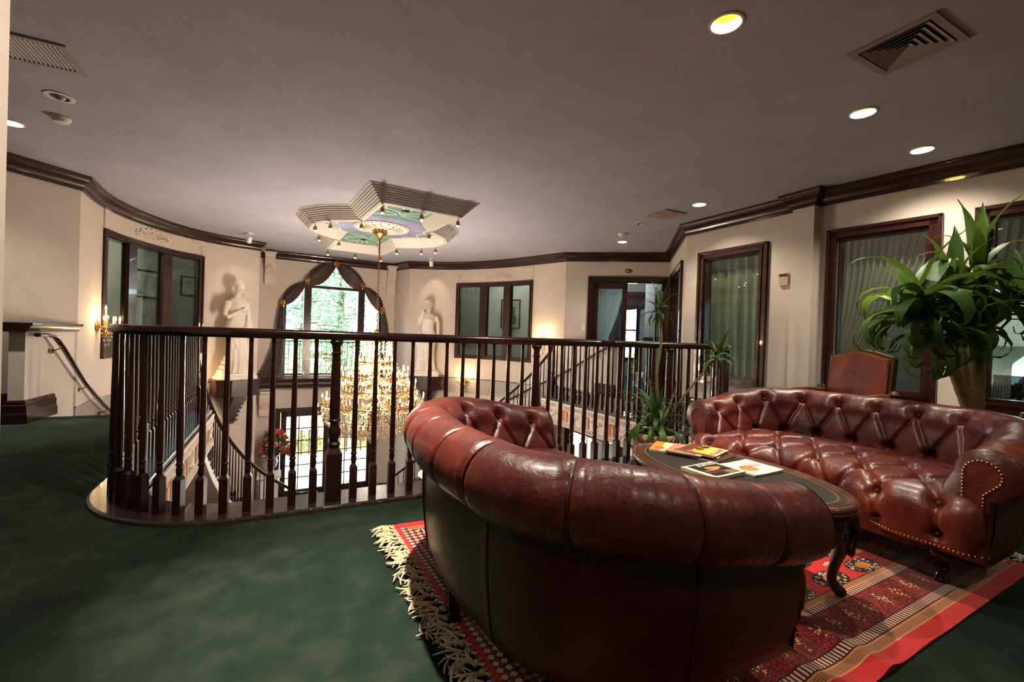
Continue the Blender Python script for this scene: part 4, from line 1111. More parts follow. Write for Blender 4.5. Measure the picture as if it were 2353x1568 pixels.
magazine('white lifestyle magazine with red script beside the black one', (2.105, 1.451), (.225, .20), math.radians(1), TZ, .009, 'e9d6c4', [('e', 'c07a40', -.25, -.1, .42, .42, .3), ('e', '8a5a30', -.1, -.2, .2, .25, .3), ('e', 'e0b0a0', .35, .45, .4, .2, .2), ('e', 'd8a898', .5, .2, .4, .14, .3), ('r', '3a2c24', -.95, -.86, -.5, .7), ('t', 'd83a4a', -.6, .8, .1, .10, 10)], curl=.006)

# ---- leaves
def leaf_mesh(droop, w=.09, L=1.0, twist=0.0, name='leaf', mat='leaf_green'):
    NL = 9; G = []; x = z = 0.0; a = .15
    for i in range(NL+1):
        t = i/NL; wd = w*(.35+.65*math.sin(PI*min(1, t*1.15+.08))**.8)*(1 if t < .75 else (1-t)/.25*.9+.1)
        tw = twist*t; cy, sz = math.cos(tw), math.sin(tw)
        row = []
        for j, q in enumerate((-1, 0, 1)):
            yy = q*wd/2; up = (.012 if q else 0)+.006*math.sin(t*25+q)*abs(q)
            row.append((x+up*0, yy*cy, z+up+yy*sz))
        G.append(row); x += L/NL*math.cos(a); z += L/NL*math.sin(a); a -= droop*(2.2*t+.2)/NL*1.6
    mb = MB(); mb.grid(G)
    return mb.mesh(name, mat, angle=180)
def leaf_mat(name, c1, c2, c3):
    k = N(name); v = k.coord('Object', scale=(1, 18, 1)); f = k.noise(v, 5, 3)
    oi = k.n('ShaderNodeObjectInfo'); f2 = k.math('ADD', k.math('MULTIPLY', f, .6), k.math('MULTIPLY', oi.outputs['Random'], .4))
    k.l(k.ramp(f2, [(.25, lin(c1)), (.5, lin(c2)), (.8, lin(c3))]), k.b.inputs['Base Color']); k.b.inputs['Roughness'].default_value = .5; k.b.inputs['Specular IOR Level'].default_value = .35
    tr = k.n('ShaderNodeBsdfTranslucent'); tr.inputs[0].default_value = lin(c3); mx = k.n('ShaderNodeMixShader', i_0=.18)
    k.l(k.b.outputs[0], mx.inputs[1]); k.l(tr.outputs[0], mx.inputs[2]); k.l(mx.outputs[0], k.out.inputs[0]); return k.m
MT['leaf_green'] = leaf_mat('dracaena_leaf', '1c3812', '33581c', '5a7a2a')
MT['leaf_dark'] = leaf_mat('dracaena_dark_leaf', '1e3a12', '3a5e1e', '708c34')
LV = [leaf_mesh(d, w, twist=t) for d, w, t in ((.5, .10, .2), (1.0, .11, -.2), (1.6, .11, .3), (2.2, .12, .1), (.2, .12, 0))]
LVD = [leaf_mesh(d, w, twist=t, mat='leaf_dark') for d, w, t in ((1.0, .14, .25), (1.6, .155, -.2), (2.2, .16, .3), (2.7, .155, .1), (.5, .155, 0))]
MT['cane'] = noisy('plant_cane', '6a5a34', '9a8a56', 20, .8, .6, 60, .01, stretch=(1, 1, 6))
MT['bark'] = noisy('pale_bark', '8a6a44', 'b3946a', 12, .8, .6, 50, .01, stretch=(1, 1, 5))
def rosette(root, c, n, lmin, lmax, meshes, spread=(10, 80), up=0.0, rng=None, zsc=1):
    rng = rng or random
    for i in range(n):
        az = 2.399*i+rng.uniform(-.4, .4); t = (i+.5)/n
        el = math.radians(spread[1]-(spread[1]-spread[0])*t+rng.uniform(-8, 8)); L = lmin+(lmax-lmin)*rng.random()
        m = meshes[min(len(meshes)-2, int(t*(len(meshes)-1)*1.0+rng.random()*.8))] if t > .15 else meshes[-1]
        put('leaf', m, root, (c[0], c[1], c[2]+.05*(1-t)), rot=(rng.uniform(-.3, .3), -el, az), sc=(L, L*rng.uniform(.85, 1.15), L))
pr = random.Random(3)
RT = Vector((.891, -.454, 0))                    # sideways as seen from the sofas
# plant by the balustrade
pl = thing('potted_dracaena', 'tall thin dracaena in a cream urn by the balustrade', 'plant', (2.80, 2.80, 0))
MT['urn'] = noisy('cream_stone_urn', '8f8266', 'b8a98a', 8, .7, .35, 30, .01)
mb = MB(); mb.lathe([(.0, 0), (.115, 0), (.12, .02), (.10, .035), (.10, .05), (.13, .09), (.165, .17), (.178, .25), (.178, .275), (.186, .285), (.20, .30), (.205, .32), (.20, .34), (.188, .348), (.17, .345), (.165, .31), (0, .30)], 40); pot = mb.build('urn', 'urn', pl)
mb = MB()
for i in range(28):
    a = 2*PI*i/28; R = .201; mb.tube([(R*math.cos(a), R*math.sin(a), .305), (1.02*R*math.cos(a+.09), 1.02*R*math.sin(a+.09), .33), (R*math.cos(a+.17), R*math.sin(a+.17), .31)], .008, 5)
stuff(mb.build('rim_carving', 'urn', pot))
mb = MB()
for i in range(6):
    a0 = 2*PI*i/6
    for s in (-1, 1):
        pts = []
        for j in range(12): t = j/11; th = t*7; q = (1-.8*t); a = a0+s*(.18+.15*q*math.cos(th)); z = .2+.045*q*math.sin(th); R = .172+.0; pts.append((R*math.cos(a), R*math.sin(a), z))
        mb.tube(pts, .007, 5)
stuff(mb.build('garland_relief', 'urn', pot))
mb = MB(); mb.lathe([(0, .315), (.10, .318), (.166, .312)], 24); mb.build('soil', simple('potting_soil', '1c140e', .95), pl)
def cane(root, pts, r0, r1, name='cane', mat='cane'):
    q = catmull(pts, 6); n = len(q); mb = MB()
    mb.tube(q, [(r0+(r1-r0)*i/(n-1))*(1+.06*(i % 2)) for i in range(n)], 9); return mb.build(name, mat, root, angle=80)
cane(pl, [(0.0, 0, .31), (.02, .0, .6), (.005, 0, .85), (.03, -.01, 1.1), (.015, 0, 1.33)], .012, .010)
e = RT*.50; cane(pl, [(.04, -.02, .31), (e.x*.3, e.y*.3, .52), (e.x*.6, e.y*.6, .74), (e.x*.95, e.y*.95, .96)], .011, .008)
cane(pl, [(.06, .04, .31), (.16, .02, .5), (.24, .03, .66)], .010, .007)
rosette(pl, (.015, 0, 1.33), 20, .16, .28, LV, (-30, 85), rng=pr)
rosette(pl, (e.x, e.y, .97), 20, .16, .28, LV, (-35, 60), rng=pr)
rosette(pl, (0, .0, .38), 34, .32, .50, LV, (0, 80), rng=pr)
# big tree behind the far sofa
TR = Vector((4.72, 1.50, 0))
tr = thing('dracaena_tree', 'large leafy corn plant with pale trunks behind the far sofa', 'plant', TR)
mb = MB(); mb.lathe([(0, 0), (.19, 0), (.2, .02), (.25, .32), (.27, .34), (.265, .37), (.24, .37), (.23, .33), (0, .33)], 32); mb.build('planter', noisy('planter_glaze', '2a2018', '3a2c20', 5, .4), tr)
mb = MB(); mb.lathe([(0, .34), (.235, .335)], 24); mb.build('soil', 'dark', tr)
def rt(px, z, f=0.0):
    v = RT*((px-2217)/1030*3.49); return (v.x-.454*f, v.y-.891*f, z)
cane(tr, [rt(2238, .33), rt(2240, .8), rt(2238, 1.12), rt(2242, 1.2)], .064, .058, 'trunk', 'bark')
cane(tr, [rt(2236, 1.1), rt(2226, 1.28), rt(2224, 1.42), rt(2232, 1.60)], .028, .02, 'branch', 'bark')
cane(tr, [rt(2248, 1.1), rt(2262, 1.28), rt(2290, 1.45)], .022, .015, 'branch', 'bark')
cane(tr, [rt(2222, .33, .08), rt(2205, .6, .1), rt(2165, .85, .14), rt(2135, 1.0, .18)], .042, .036, 'trunk', 'bark')
cane(tr, [rt(2210, .33, .05), rt(2212, .62, .06), rt(2196, .85, .08), rt(2180, 1.1, .1)], .03, .024, 'trunk', 'bark')
cane(tr, [rt(2138, .98, .18), rt(2095, 1.08, .2), rt(2045, 1.24, .22)], .022, .016, 'branch', 'bark')
cane(tr, [rt(2180, 1.08, .1), rt(2160, 1.3, .1), rt(2150, 1.42, .1)], .02, .014, 'branch', 'bark')
for px, z, f, n, l0, l1, sp in ((2235, 1.60, 0, 22, .45, .75, (-25, 88)), (2312, 1.48, 0, 22, .42, .66, (-30, 60)), (2150, 1.48, .1, 26, .45, .70, (-25, 70)), (2035, 1.32, .22, 28, .42, .70, (-30, 75)), (2098, 1.20, .18, 24, .40, .60, (-45, 45)), (2185, 1.27, .1, 14, .38, .52, (-35, 30)), (2030, 1.46, .3, 9, .5, .70, (5, 40))):
    rosette(tr, rt(px, z, f), n, l0, l1, LVD, sp, rng=pr)

# ---- leather high-back chair behind the sofa
ch = thing('leather_armchair', 'red-brown leather high-back chair with nailhead trim by the wall', 'chair', (4.69, 2.35, 0), -PI/2-.12)
MT['chair_wood'] = noisy('chair_oak', '3a1e10', '5a3018', 5, .4, coat=.2)
# local: x sideways, +y back, front is -y
def camel(w, z0, z1, bump, n=20):
    P = [(-w, z0), (-w, z1)]
    for i in range(1, n): x = -w+2*w*i/n; P.append((x, z1+bump*(math.sin(PI*i/n)**1.6)))
    return P+[(w, z1), (w, z0)]
def slab(poly, y0, y1, lean=.0):
    mb = MB(); t = MB(); t.prism(poly, 0, 1); mb.add([(x, y0+(y1-y0)*k+lean*(z-.5), z) for x, z, k in t.v], [f[::-1] for f in t.f]); return mb
slab(camel(.285, .50, 1.035, .06), .20, .26, .12).build('back_frame', 'chair_wood', ch, smooth=False)
bk = slab(camel(.25, .52, 1.005, .052), .175, .20, .12)
bo = bk.build('back_cushion', 'leather_chair', ch, smooth=False)
mb = MB(); poly = camel(.258, .52, 1.012, .053)
for (x0, z0), (x1, z1) in zip(poly[:-1], poly[1:]):
    L_ = math.hypot(x1-x0, z1-z0); k = max(1, round(L_/.017))
    for i in range(k): x, z = x0+(x1-x0)*i/k, z0+(z1-z0)*i/k; mb.sphere((x, .178+.12*(z-.5), z), .006, 6)
stuff(mb.build('nailhead_trim', 'nail', ch))
mb = MB(); mb.prism([(-.28, -.30), (.28, -.30), (.25, .22), (-.25, .22)], .42, .52); mb.build('seat', 'leather_chair', ch)
mb = MB(); mb.prism([(-.29, -.31), (.29, -.31), (.26, .24), (-.26, .24)], .36, .42); mb.build('seat_rail', 'chair_wood', ch, smooth=False)
for x in (-.26, .26):
    for y in (-.28, .22):
        mb = MB(); mb.tube([(x, y, 0), (x*1.02, y, .2), (x, y, .38)], [.02, .026, .03], 8); mb.build('leg', 'chair_wood', ch)
    mb = MB(); s = 1 if x > 0 else -1
    mb.tube([(s*.29, .22, .67), (s*.31, 0, .68), (s*.315, -.22, .67), (s*.33, -.30, .65)], .026, 8); mb.tube([(s*.31, -.2, .66), (s*.30, -.22, .52), (s*.28, -.25, .42)], .022, 8)
    mb.sphere((s*.335, -.31, .65), .036, 8); mb.sphere((s*.33, .20, .70), .035, 8); mb.build('arm', 'chair_wood', ch)
# ---- brass pedestal seen beside the far sofa
bp = thing('brass_floor_lamp', 'brass-footed floor lamp base standing right of the far sofa', 'lamp', (5.42, 1.36, 0))
mb = MB(); mb.box((0, 0, .02), (.34, .34, .03)); mb.box((0, 0, .045), (.30, .30, .02)); mb.build('foot_plate', 'brass', bp, smooth=False)
mb = MB(); mb.lathe([(.13, .055), (.12, .09), (.05, .16), (.035, .22), (.05, .28), (.03, .34), (.02, .6), (.016, .62)], 24); mb.build('stem', 'brass', bp)
# ================================================================== CEILING: coffer, chandelier, lights, vents
CO = Vector((1.50, 8.17, ZC)); CR = math.radians(5)
cof = thing('ceiling_medallion_frame', 'large white stepped cross-shaped ceiling frame around the painted panel', 'ceiling frame', CO, CR)
def cross(o):
    """outline offset inwards by o (mitred), ccw"""
    base = [(-.79, -2.24), (.79, -2.24), (.79, -.98), (1.13, -.70), (1.36, -.30), (1.36, .30), (1.13, .70), (.79, .98), (.79, 2.24), (-.79, 2.24), (-.79, .98), (-1.13, .70), (-1.36, .30), (-1.36, -.30), (-1.13, -.70), (-.79, -.98)]
    n = len(base); out = []
    for i in range(n):
        a, b, c = (np.array(base[j % n]) for j in (i-1, i, i+1))
        u, v = (b-a)/np.linalg.norm(b-a), (c-b)/np.linalg.norm(c-b); n1, n2 = np.array([-u[1], u[0]]), np.array([-v[1], v[0]])
        m = n1+n2; m = m/np.dot(m, n1); out.append(b+m*o)
    return out
prof = []
for i in range(8):                                # outer steps going down and in
    prof += [(.012+.024*i, -.025*i), (.012+.024*i+.008, -.025*i-.018)]
prof[0] = (0, 0)
prof += [(.215, -.205), (.265, -.205)]
for i in range(7): prof += [(.272+.016*i, -.195+.024*i), (.28+.016*i, -.195+.024*i+.012)]
prof += [(.39, -.04)]
G = []
for o, z in prof: G.append([(p[0], p[1], z) for p in cross(o)])
mb = MB(); mb.grid(G, closev=True); mb.build('stepped_moulding', 'coffer', cof, smooth=False)
# painted panel: teal arms, violet middle with cream scrolling vines
MT['pt_teal'] = noisy('painted_teal', '2f6a66', '4f8f90', 2, .5); MT['pt_violet'] = noisy('painted_violet', '54445a', '8d90b4', 1.2, .5)
MT['pt_cream'] = simple('painted_cream', 'd8c89a', .5)
pan = MB(); pan.prism([tuple(p) for p in cross(.385)], -.042, -.03); pn = pan.build('painted_panel', 'pt_teal', cof, smooth=False)
mb = MB(); mb.prism([tuple(p) for p in cross(.39)][2:8][:0] or [(x*.98, y*.95) for x, y in [tuple(p) for p in cross(.40)]][2:8] + [(x*.98, y*.95) for x, y in [tuple(p) for p in cross(.40)]][10:16], -.0445, -.0425); mb.build('violet_field', 'pt_violet', pn, smooth=False)
mb = MB()
def vine(pts, r=.014): mb.tube([(x, y, -.046) for x, y in catmull(pts, 8)], r, 4, flat=.25)
for s in (-1, 1):
    for q in (-1, 1):
        vine([(0, s*1.05), (q*.10, s*1.2), (q*.28, s*1.28), (q*.33, s*1.45), (q*.22, s*1.55), (q*.13, s*1.45)]); vine([(q*.05, s*1.35), (q*.15, s*1.62), (q*.30, s*1.70), (q*.36, s*1.78), (q*.25, s*1.81)]); vine([(0, s*1.45), (q*.06, s*1.62), (q*.02, s*1.78)])
        vine([(q*.36, s*1.12), (q*.2, s*1.1), (q*.05, s*1.0), (q*.16, s*.92), (q*.33, s*.86)]); vine([(q*.33, s*.86), (q*.55, s*.72), (q*.62, s*.5), (q*.85, s*.42)]); vine([(q*.85, s*.42), (q*.72, s*.2), (q*.80, 0)])
        for cx, cy, r_1, r_2 in ((q*.30, s*1.28, .05, .03), (q*.2, s*1.74, .05, .025), (0, s*1.3, .06, .05)):
            mb.add([(cx+r_1*math.cos(a)*(1+.3*math.sin(3*a)), cy+r_2*math.sin(a)*(1+.3*math.cos(2*a)), -.0475) for a in np.linspace(0, 2*PI, 13)[:-1]], [tuple(range(12))[::-1]])
stuff(mb.build('vine_painting', 'pt_cream', pn, smooth=False))
mb = MB(); mb.lathe([(.47, -.045), (.475, -.06), (.46, -.072), (.44, -.066), (.43, -.072), (.36, -.078), (.33, -.07), (.25, -.085), (.2, -.09), (.12, -.10), (0, -.10)], 48)
md = mb.build('medallion', 'plaster', cof)
mb = MB()
for i in range(40): a = 2*PI*i/40; mb.sphere((.45*math.cos(a), .45*math.sin(a), -.072), .016, 6)
for i in range(16):
    a = 2*PI*i/16; mb.tube([(.14*math.cos(a), .14*math.sin(a), -.10), (.25*math.cos(a+.12), .25*math.sin(a+.12), -.098), (.36*math.cos(a), .36*math.sin(a), -.085), (.40*math.cos(a+.1), .40*math.sin(a+.1), -.078)], [.02, .014, .014, .006], 5)
stuff(mb.build('medallion_relief', 'plaster', md))
# little pendant spots along the rim
ps = MB(); ps.lathe([(.006, -.205), (.006, -.245), (.022, -.25), (.03, -.275), (.03, -.285), (.024, -.287), (.024, -.29), (.031, -.292), (.031, -.312), (.024, -.318)], 12); PSM = ps.mesh('pendant_spot', 'gold_old')
pb = MB(); pb.sphere((0, 0, -.322), .022, 8, sc=(1, 1, .8)); PBM = pb.mesh('spot_bulb', 'bulb_small')
rim = [tuple(p) for p in cross(.24)]
where = {0: 'near left corner', 1: 'near right corner', 2: 'near-right inner corner', 5: 'far tip of the right arm', 6: 'far side of the right arm', 7: 'far-right inner corner', 8: 'far right corner', 9: 'far left corner', 10: 'far-left inner corner', 11: 'far side of the left arm', 13: 'near tip of the left arm', 14: 'near side of the left arm', 15: 'near-left inner corner'}
spots_ = [(rim[i], w) for i, w in where.items()] + [((0, -1.99), 'middle of the near edge'), ((0, 1.99), 'middle of the far edge')]
for (x, y), w in spots_:
    o = tag(put('pendant_spot', PSM, None), 'tiny brass pendant spot at the %s of the ceiling frame' % w, 'spotlight', 'pendant spots on the ceiling frame')
    o.location = CO+Matrix.Rotation(CR, 3, 'Z') @ Vector((x, y, 0)); put('spot_bulb', PBM, o)

# ---- chandelier
CH = Vector((1.47, 8.17, 0))
cha = thing('crystal_chandelier', 'great tiered crystal chandelier with glowing candle bulbs over the stairwell', 'chandelier', (CH.x, CH.y, ZC-.12))
def cz(z): return z-(ZC-.12)
mb = MB(); mb.lathe([(.0, cz(2.92)), (.10, cz(2.92)), (.12, cz(2.905)), (.13, cz(2.88)), (.12, cz(2.85)), (.09, cz(2.83)), (.05, cz(2.80)), (.03, cz(2.775)), (.012, cz(2.75)), (.012, cz(2.42))], 24); mb.build('canopy', 'gold_old', cha)
lk = MB(); pts = [(.018*math.cos(a), 0, .034*math.sin(a)) for a in np.linspace(0, 2*PI, 13)]; lk.tube(pts, .0055, 6, cap=False); LKM = lk.mesh('chain_link', 'gold_old')
z = 2.40; i = 0
while z > 1.16: put('chain_link', LKM, cha, (0, 0, cz(z)), rz=PI/2*(i % 2)); z -= .052; i += 1
mb = MB(); mb.lathe([(.01, cz(1.18)), (.05, cz(1.12)), (.03, cz(1.05)), (.06, cz(.9)), (.03, cz(.7)), (.07, cz(.45)), (.05, cz(.2)), (.09, cz(-.05)), (.06, cz(-.3)), (.08, cz(-.45)), (.02, cz(-.55))], 16); mb.build('central_stem', 'gold_old', cha)
tiers = [(.24, .92, 0, 0), (.34, .62, 10, .0), (.56, .36, 12, .12), (.70, .14, 14, .0), (.86, -.12, 16, .1)]
cn = MB(); cn.lathe([(.030, -.02), (.034, -.005), (.012, .0), (.012, .09), (.010, .092)], 10); CNM = cn.mesh('candle', simple('candle_sleeve', 'b08848', .5))
bb = MB(); bb.lathe([(.004, .09), (.013, .105), (.014, .12), (.008, .145), (.001, .165)], 8); BBM = bb.mesh('flame_bulb', 'bulb')
oct_v = [(0, 0, -1), (0, 0, 1), (1, 0, 0), (0, 1, 0), (-1, 0, 0), (0, -1, 0)]
oct_f = [(1, 2, 3), (1, 3, 4), (1, 4, 5), (1, 5, 2), (0, 3, 2), (0, 4, 3), (0, 5, 4), (0, 2, 5)]
cr = random.Random(5)
def drops(mb, c, r, h): 
    a = cr.random()*3; ca, sa = math.cos(a), math.sin(a)
    mb.add([(c[0]+(x*ca-y*sa)*r, c[1]+(x*sa+y*ca)*r, c[2]+z*h) for x, y, z in oct_v], oct_f)
for R, zt, n, ph in tiers:
    if n == 0: continue
    mb = MB(); mb.tube([(R*.97*math.cos(a), R*.97*math.sin(a), cz(zt-.03)) for a in np.linspace(0, 2*PI, 33)], .011, 6, cap=False); mb.build('tier_ring', 'gold_old', cha)
    am = MB(); am.tube(catmull([(.05, 0, cz(zt-.02)), (R*.35, 0, cz(zt-.14)), (R*.75, 0, cz(zt-.15)), (R*.98, 0, cz(zt-.06)), (R, 0, cz(zt))], 4), .009, 6); AM = am.mesh('arm', 'gold_old')
    for i in range(n):
        a = 2*PI*i/n+ph+.2; put('arm', AM, cha, (0, 0, 0), rz=a)
        c_ = put('candle', CNM, cha, (R*math.cos(a), R*math.sin(a), cz(zt))); put('flame_bulb', BBM, c_)
# crystals: strands between tiers, drops under every ring, bowl of drops at the bottom
mb = MB()
for (R0, z0, _, _), (Rb, z1, _, _) in zip(tiers[:-1], tiers[1:]):
    ns = int(Rb*64)
    for i in range(ns):
        a = 2*PI*i/ns
        for j in range(9):
            t = j/8; R = R0+(Rb-R0)*t; z = z0+(z1-z0)*t-.10*math.sin(PI*t); drops(mb, (R*math.cos(a), R*math.sin(a), cz(z)), .011, .017)
stuff(mb.build('crystal_strands', 'crystal', cha, smooth=False))
mb = MB()
for R, zt, n, ph in tiers:
    ns = int(R*84)
    for i in range(ns):
        a = 2*PI*i/ns+cr.random()*.05
        for j in range(3): drops(mb, (R*1.02*math.cos(a), R*1.02*math.sin(a), cz(zt-.05-.05*j)), .014-.002*j if j < 2 else .018, .022 if j < 2 else .032)
for ring in range(12):
    t = ring/11; R = .86*math.cos(t*PI/2*.92); z = -.22-.46*math.sin(t*PI/2)
    ns = max(8, int(R*80))
    for i in range(ns):
        a = 2*PI*i/ns+ring*.1
        for j in range(3): drops(mb, (R*math.cos(a), R*math.sin(a), cz(z-.045*j+.03)), .016, .026)
for i in range(16):
    a = 2*PI*i/16; drops(mb, (.98*math.cos(a), .98*math.sin(a), cz(-.22)), .02, .05); drops(mb, (.96*math.cos(a+.05), .96*math.sin(a+.05), cz(-.33)), .024, .05)
for i in range(14):
    a = 2*PI*i/14; 
    for j in range(4): drops(mb, (.27*math.cos(a), .27*math.sin(a), cz(.95-.06*j)), .02, .03)
stuff(mb.build('crystal_drops', 'crystal', cha, smooth=False))
mb = MB(); mb.sphere((0, 0, cz(-.80)), .085, 14); mb.build('crystal_ball', 'crystal', cha)
for zt, e_, r_0 in ((.78, 40, .10), (.40, 50, .14), (-.02, 66, .18)):
    for i in range(3):
        a = 2*PI*i/3+zt; point('chandelier_glow', (r_0*math.cos(a), r_0*math.sin(a), cz(zt+.08)), CHW*e_/170, (1, .85, .68), .08, cha)

# ---- recessed downlights
dl = MB(); dl.lathe([(.080, .004), (.080, -.004), (.084, -.008), (.098, -.006), (.098, 0)], 32, cap=False); DLT = dl.mesh('trim_ring', 'white_paint')
dc = MB(); dc.lathe([(.080, 0), (.074, .04), (.058, .10)], 32, cap=False); DLC = dc.mesh('reflector', 'can_in')
de = MB(); de.lathe([(0, .099), (.058, .099)], 24); DLE = de.mesh('lamp_lens', 'can')
def downlight(x, y, label, watts, size=84, col=(1, .90, .72)):
    r = thing('recessed_downlight', label, 'downlight', (x, y, ZC), 0, 'recessed ceiling downlights')
    put('trim_ring', DLT, r); put('reflector', DLC, r); put('lamp_lens', DLE, r)
    for w_, sz, bl_ in ((watts*.5, 140, .6), (watts*2.0, 44, 1.0)):      # wide spill and hot centre of the same lamp
        l = bpy.data.lights.new('downlight_beam', 'SPOT'); l.energy = w_; l.color = col; l.spot_size = math.radians(sz); l.spot_blend = bl_; l.shadow_soft_size = .03
        put('downlight_beam', l, r, (0, 0, .055))
    return r
for x, y, k_, lb in DLS: downlight(x, y, lb, DLW*k_)

# ---- vents, detectors, spots
def four_way_vent():
    r = thing('ceiling_diffuser', 'large dark square four-way air diffuser near the sofas', 'vent', (3.45, 1.43, ZC))
    mb = MB(); a, b = .225, .185
    mb.prism([(-a, -a), (a, -a), (a, a), (-a, a)], -.012, -.002, 0, [[(-b, -b), (b, -b), (b, b), (-b, b)]]); mb.build('frame', 'vent', r, smooth=False)
    mb = MB(); mb.box((0, 0, -.001), (.37, .37, .002)); mb.build('duct', 'dark', r, smooth=False)
    for i in range(5):
        o, q = .175-.035*i, .150-.035*i; mb = MB()
        mb.grid([[(-o, -o, -.014), (o, -o, -.014), (o, o, -.014), (-o, o, -.014)], [(-q, -q, -.003), (q, -q, -.003), (q, q, -.003), (-q, q, -.003)]], closev=True)
        mb.build('louvre', 'vent', r, smooth=False)
MT['vent'] = simple('painted_vent_metal', '9a8a88', .5)
four_way_vent()
gr = thing('return_air_grille', 'rectangular slatted air grille in the ceiling at the far left', 'vent', (-1.60, 4.42, ZC))
mb = MB(); mb.prism([(-.30, -.20), (.20, -.20), (.20, .20), (-.30, .20)], -.012, -.002, 0, [[(-.27, -.17), (.16, -.17), (.16, .17), (-.27, .17)]]); mb.build('frame', 'vent', gr, smooth=False)
mb = MB(); mb.box((-.055, 0, -.001), (.44, .35, .002)); mb.build('duct', 'dark', gr, smooth=False)
for i in range(17):
    mb = MB(); mb.box((-.26+.025*i+.012, 0, -.007), (.004, .34, .015), mat=Matrix.Rotation(.6, 3, 'Y')); mb.build('slat', 'vent', gr, smooth=False)
g2 = thing('ceiling_grille', 'small square perforated ceiling grille beside the far downlight', 'vent', (5.045, 4.975, ZC), math.radians(0))
mb = MB(); mb.prism([(-.21, -.21), (.21, -.21), (.21, .21), (-.21, .21)], -.014, -.002); mb.build('frame', 'vent', g2, smooth=False)
mb = MB(); mb.prism([(-.18, -.18), (.18, -.18), (.18, .18), (-.18, .18)], -.018, -.014); mb.build('perforated_plate', noisy('perforated_plate', '8a7468', 'b79a88', 120, .6), g2, smooth=False)
def detector(x, y, label):
    r = thing('smoke_detector', label, 'smoke detector', (x, y, ZC))
    mb = MB(); mb.lathe([(.075, -.001), (.075, -.02), (.06, -.024)], 24); mb.build('base', 'white_paint', r)
    mb = MB(); mb.lathe([(.062, -.022), (.062, -.034), (.052, -.05), (.02, -.055), (0, -.055)], 24); mb.build('cover', 'white_paint', r)
detector(-1.911, 5.703, 'white smoke detector on the ceiling at the far left'); detector(5.34, 6.283, 'white smoke detector on the ceiling before the far door')
def eyeball(x, y, label):
    r = thing('eyeball_spotlight', label, 'spotlight', (x, y, ZC))
    mb = MB(); mb.lathe([(.10, -.001), (.10, -.007), (.07, -.01), (.066, -.004)], 28, cap=False); mb.build('trim_ring', 'white_paint', r)
    mb = MB(); mb.lathe([(.066, -.004), (.055, -.006), (.05, -.002)], 28, cap=False); mb.build('baffle', 'dark', r)
    mb = MB(); mb.sphere((0, 0, .012), .046, 16); mb.build('lamp', simple('unlit_lamp_glass', '9aa0a0', .1, .3), r)
eyeball(-1.749, 5.186, 'unlit eyeball spotlight between the left grille and detector'); eyeball(5.081, 5.614, 'unlit eyeball spotlight between the far grille and detector')
def trackspot(x, y, az, label):
    r = thing('surface_spotlight', label, 'spotlight', (x, y, ZC), az)
    mb = MB(); mb.lathe([(.07, -.001), (.07, -.02), (.012, -.026), (.012, -.06)], 16); mb.build('mount', 'white_paint', r)
    mb = MB(); R = Matrix.Rotation(math.radians(35), 3, 'X'); mb.lathe([(.02, .07), (.045, .06), (.05, -.07), (.044, -.072)], 16, c=(0, .02, -.12), R=R); mb.build('lamp_head', 'white_paint', r)
    l = bpy.data.lights.new('spot_beam', 'SPOT'); l.energy = 9; l.color = (1, .78, .55); l.spot_size = math.radians(60); l.spot_blend = .6; l.shadow_soft_size = .03
    o = put('spot_beam', l, r, (0, .05, -.2)); o.rotation_euler = (math.radians(40), 0, 0)
trackspot(-.656, 10.45, .35, 'white surface spotlight aimed at the left statue'); trackspot(3.25, 11.0, -.5, 'white surface spotlight aimed at the right statue')
# ================================================================== WALL DECORATION, STATUES, DRAPES
# ---- statues
def figure(parts, extra):
    mb = MB()
    for f in extra: f(mb)
    return mb
def loft(mb, secs, n=40, amp=None):
    """sections (z,cx,cy,rx,ry,fold amplitude,fold count,twist)"""
    zs = [s[0] for s in secs]; G = []
    K = 60
    arr = np.array([s for s in secs], float)
    for i in range(K+1):
        z = zs[0]+(zs[-1]-zs[0])*i/K; v = [np.interp(z, arr[:, 0], arr[:, j]) for j in range(1, 8)]
        cx, cy, rx, ry, am, cnt, tw = v; row = []
        for j in range(n*3):
            a = 2*PI*j/(n*3); k = 1+am*(math.sin(round(cnt)*a+tw*z*6)*.6+.4*math.sin((round(cnt)*2+3)*a-tw*z*9+1))
            row.append((cx+rx*k*math.cos(a), cy+ry*k*math.sin(a), z))
        G.append(row)
    mb.grid(G, closev=True); m = n*3
    mb.add(G[0], [tuple(range(m-1, -1, -1))]); mb.add(G[-1], [tuple(range(m))])
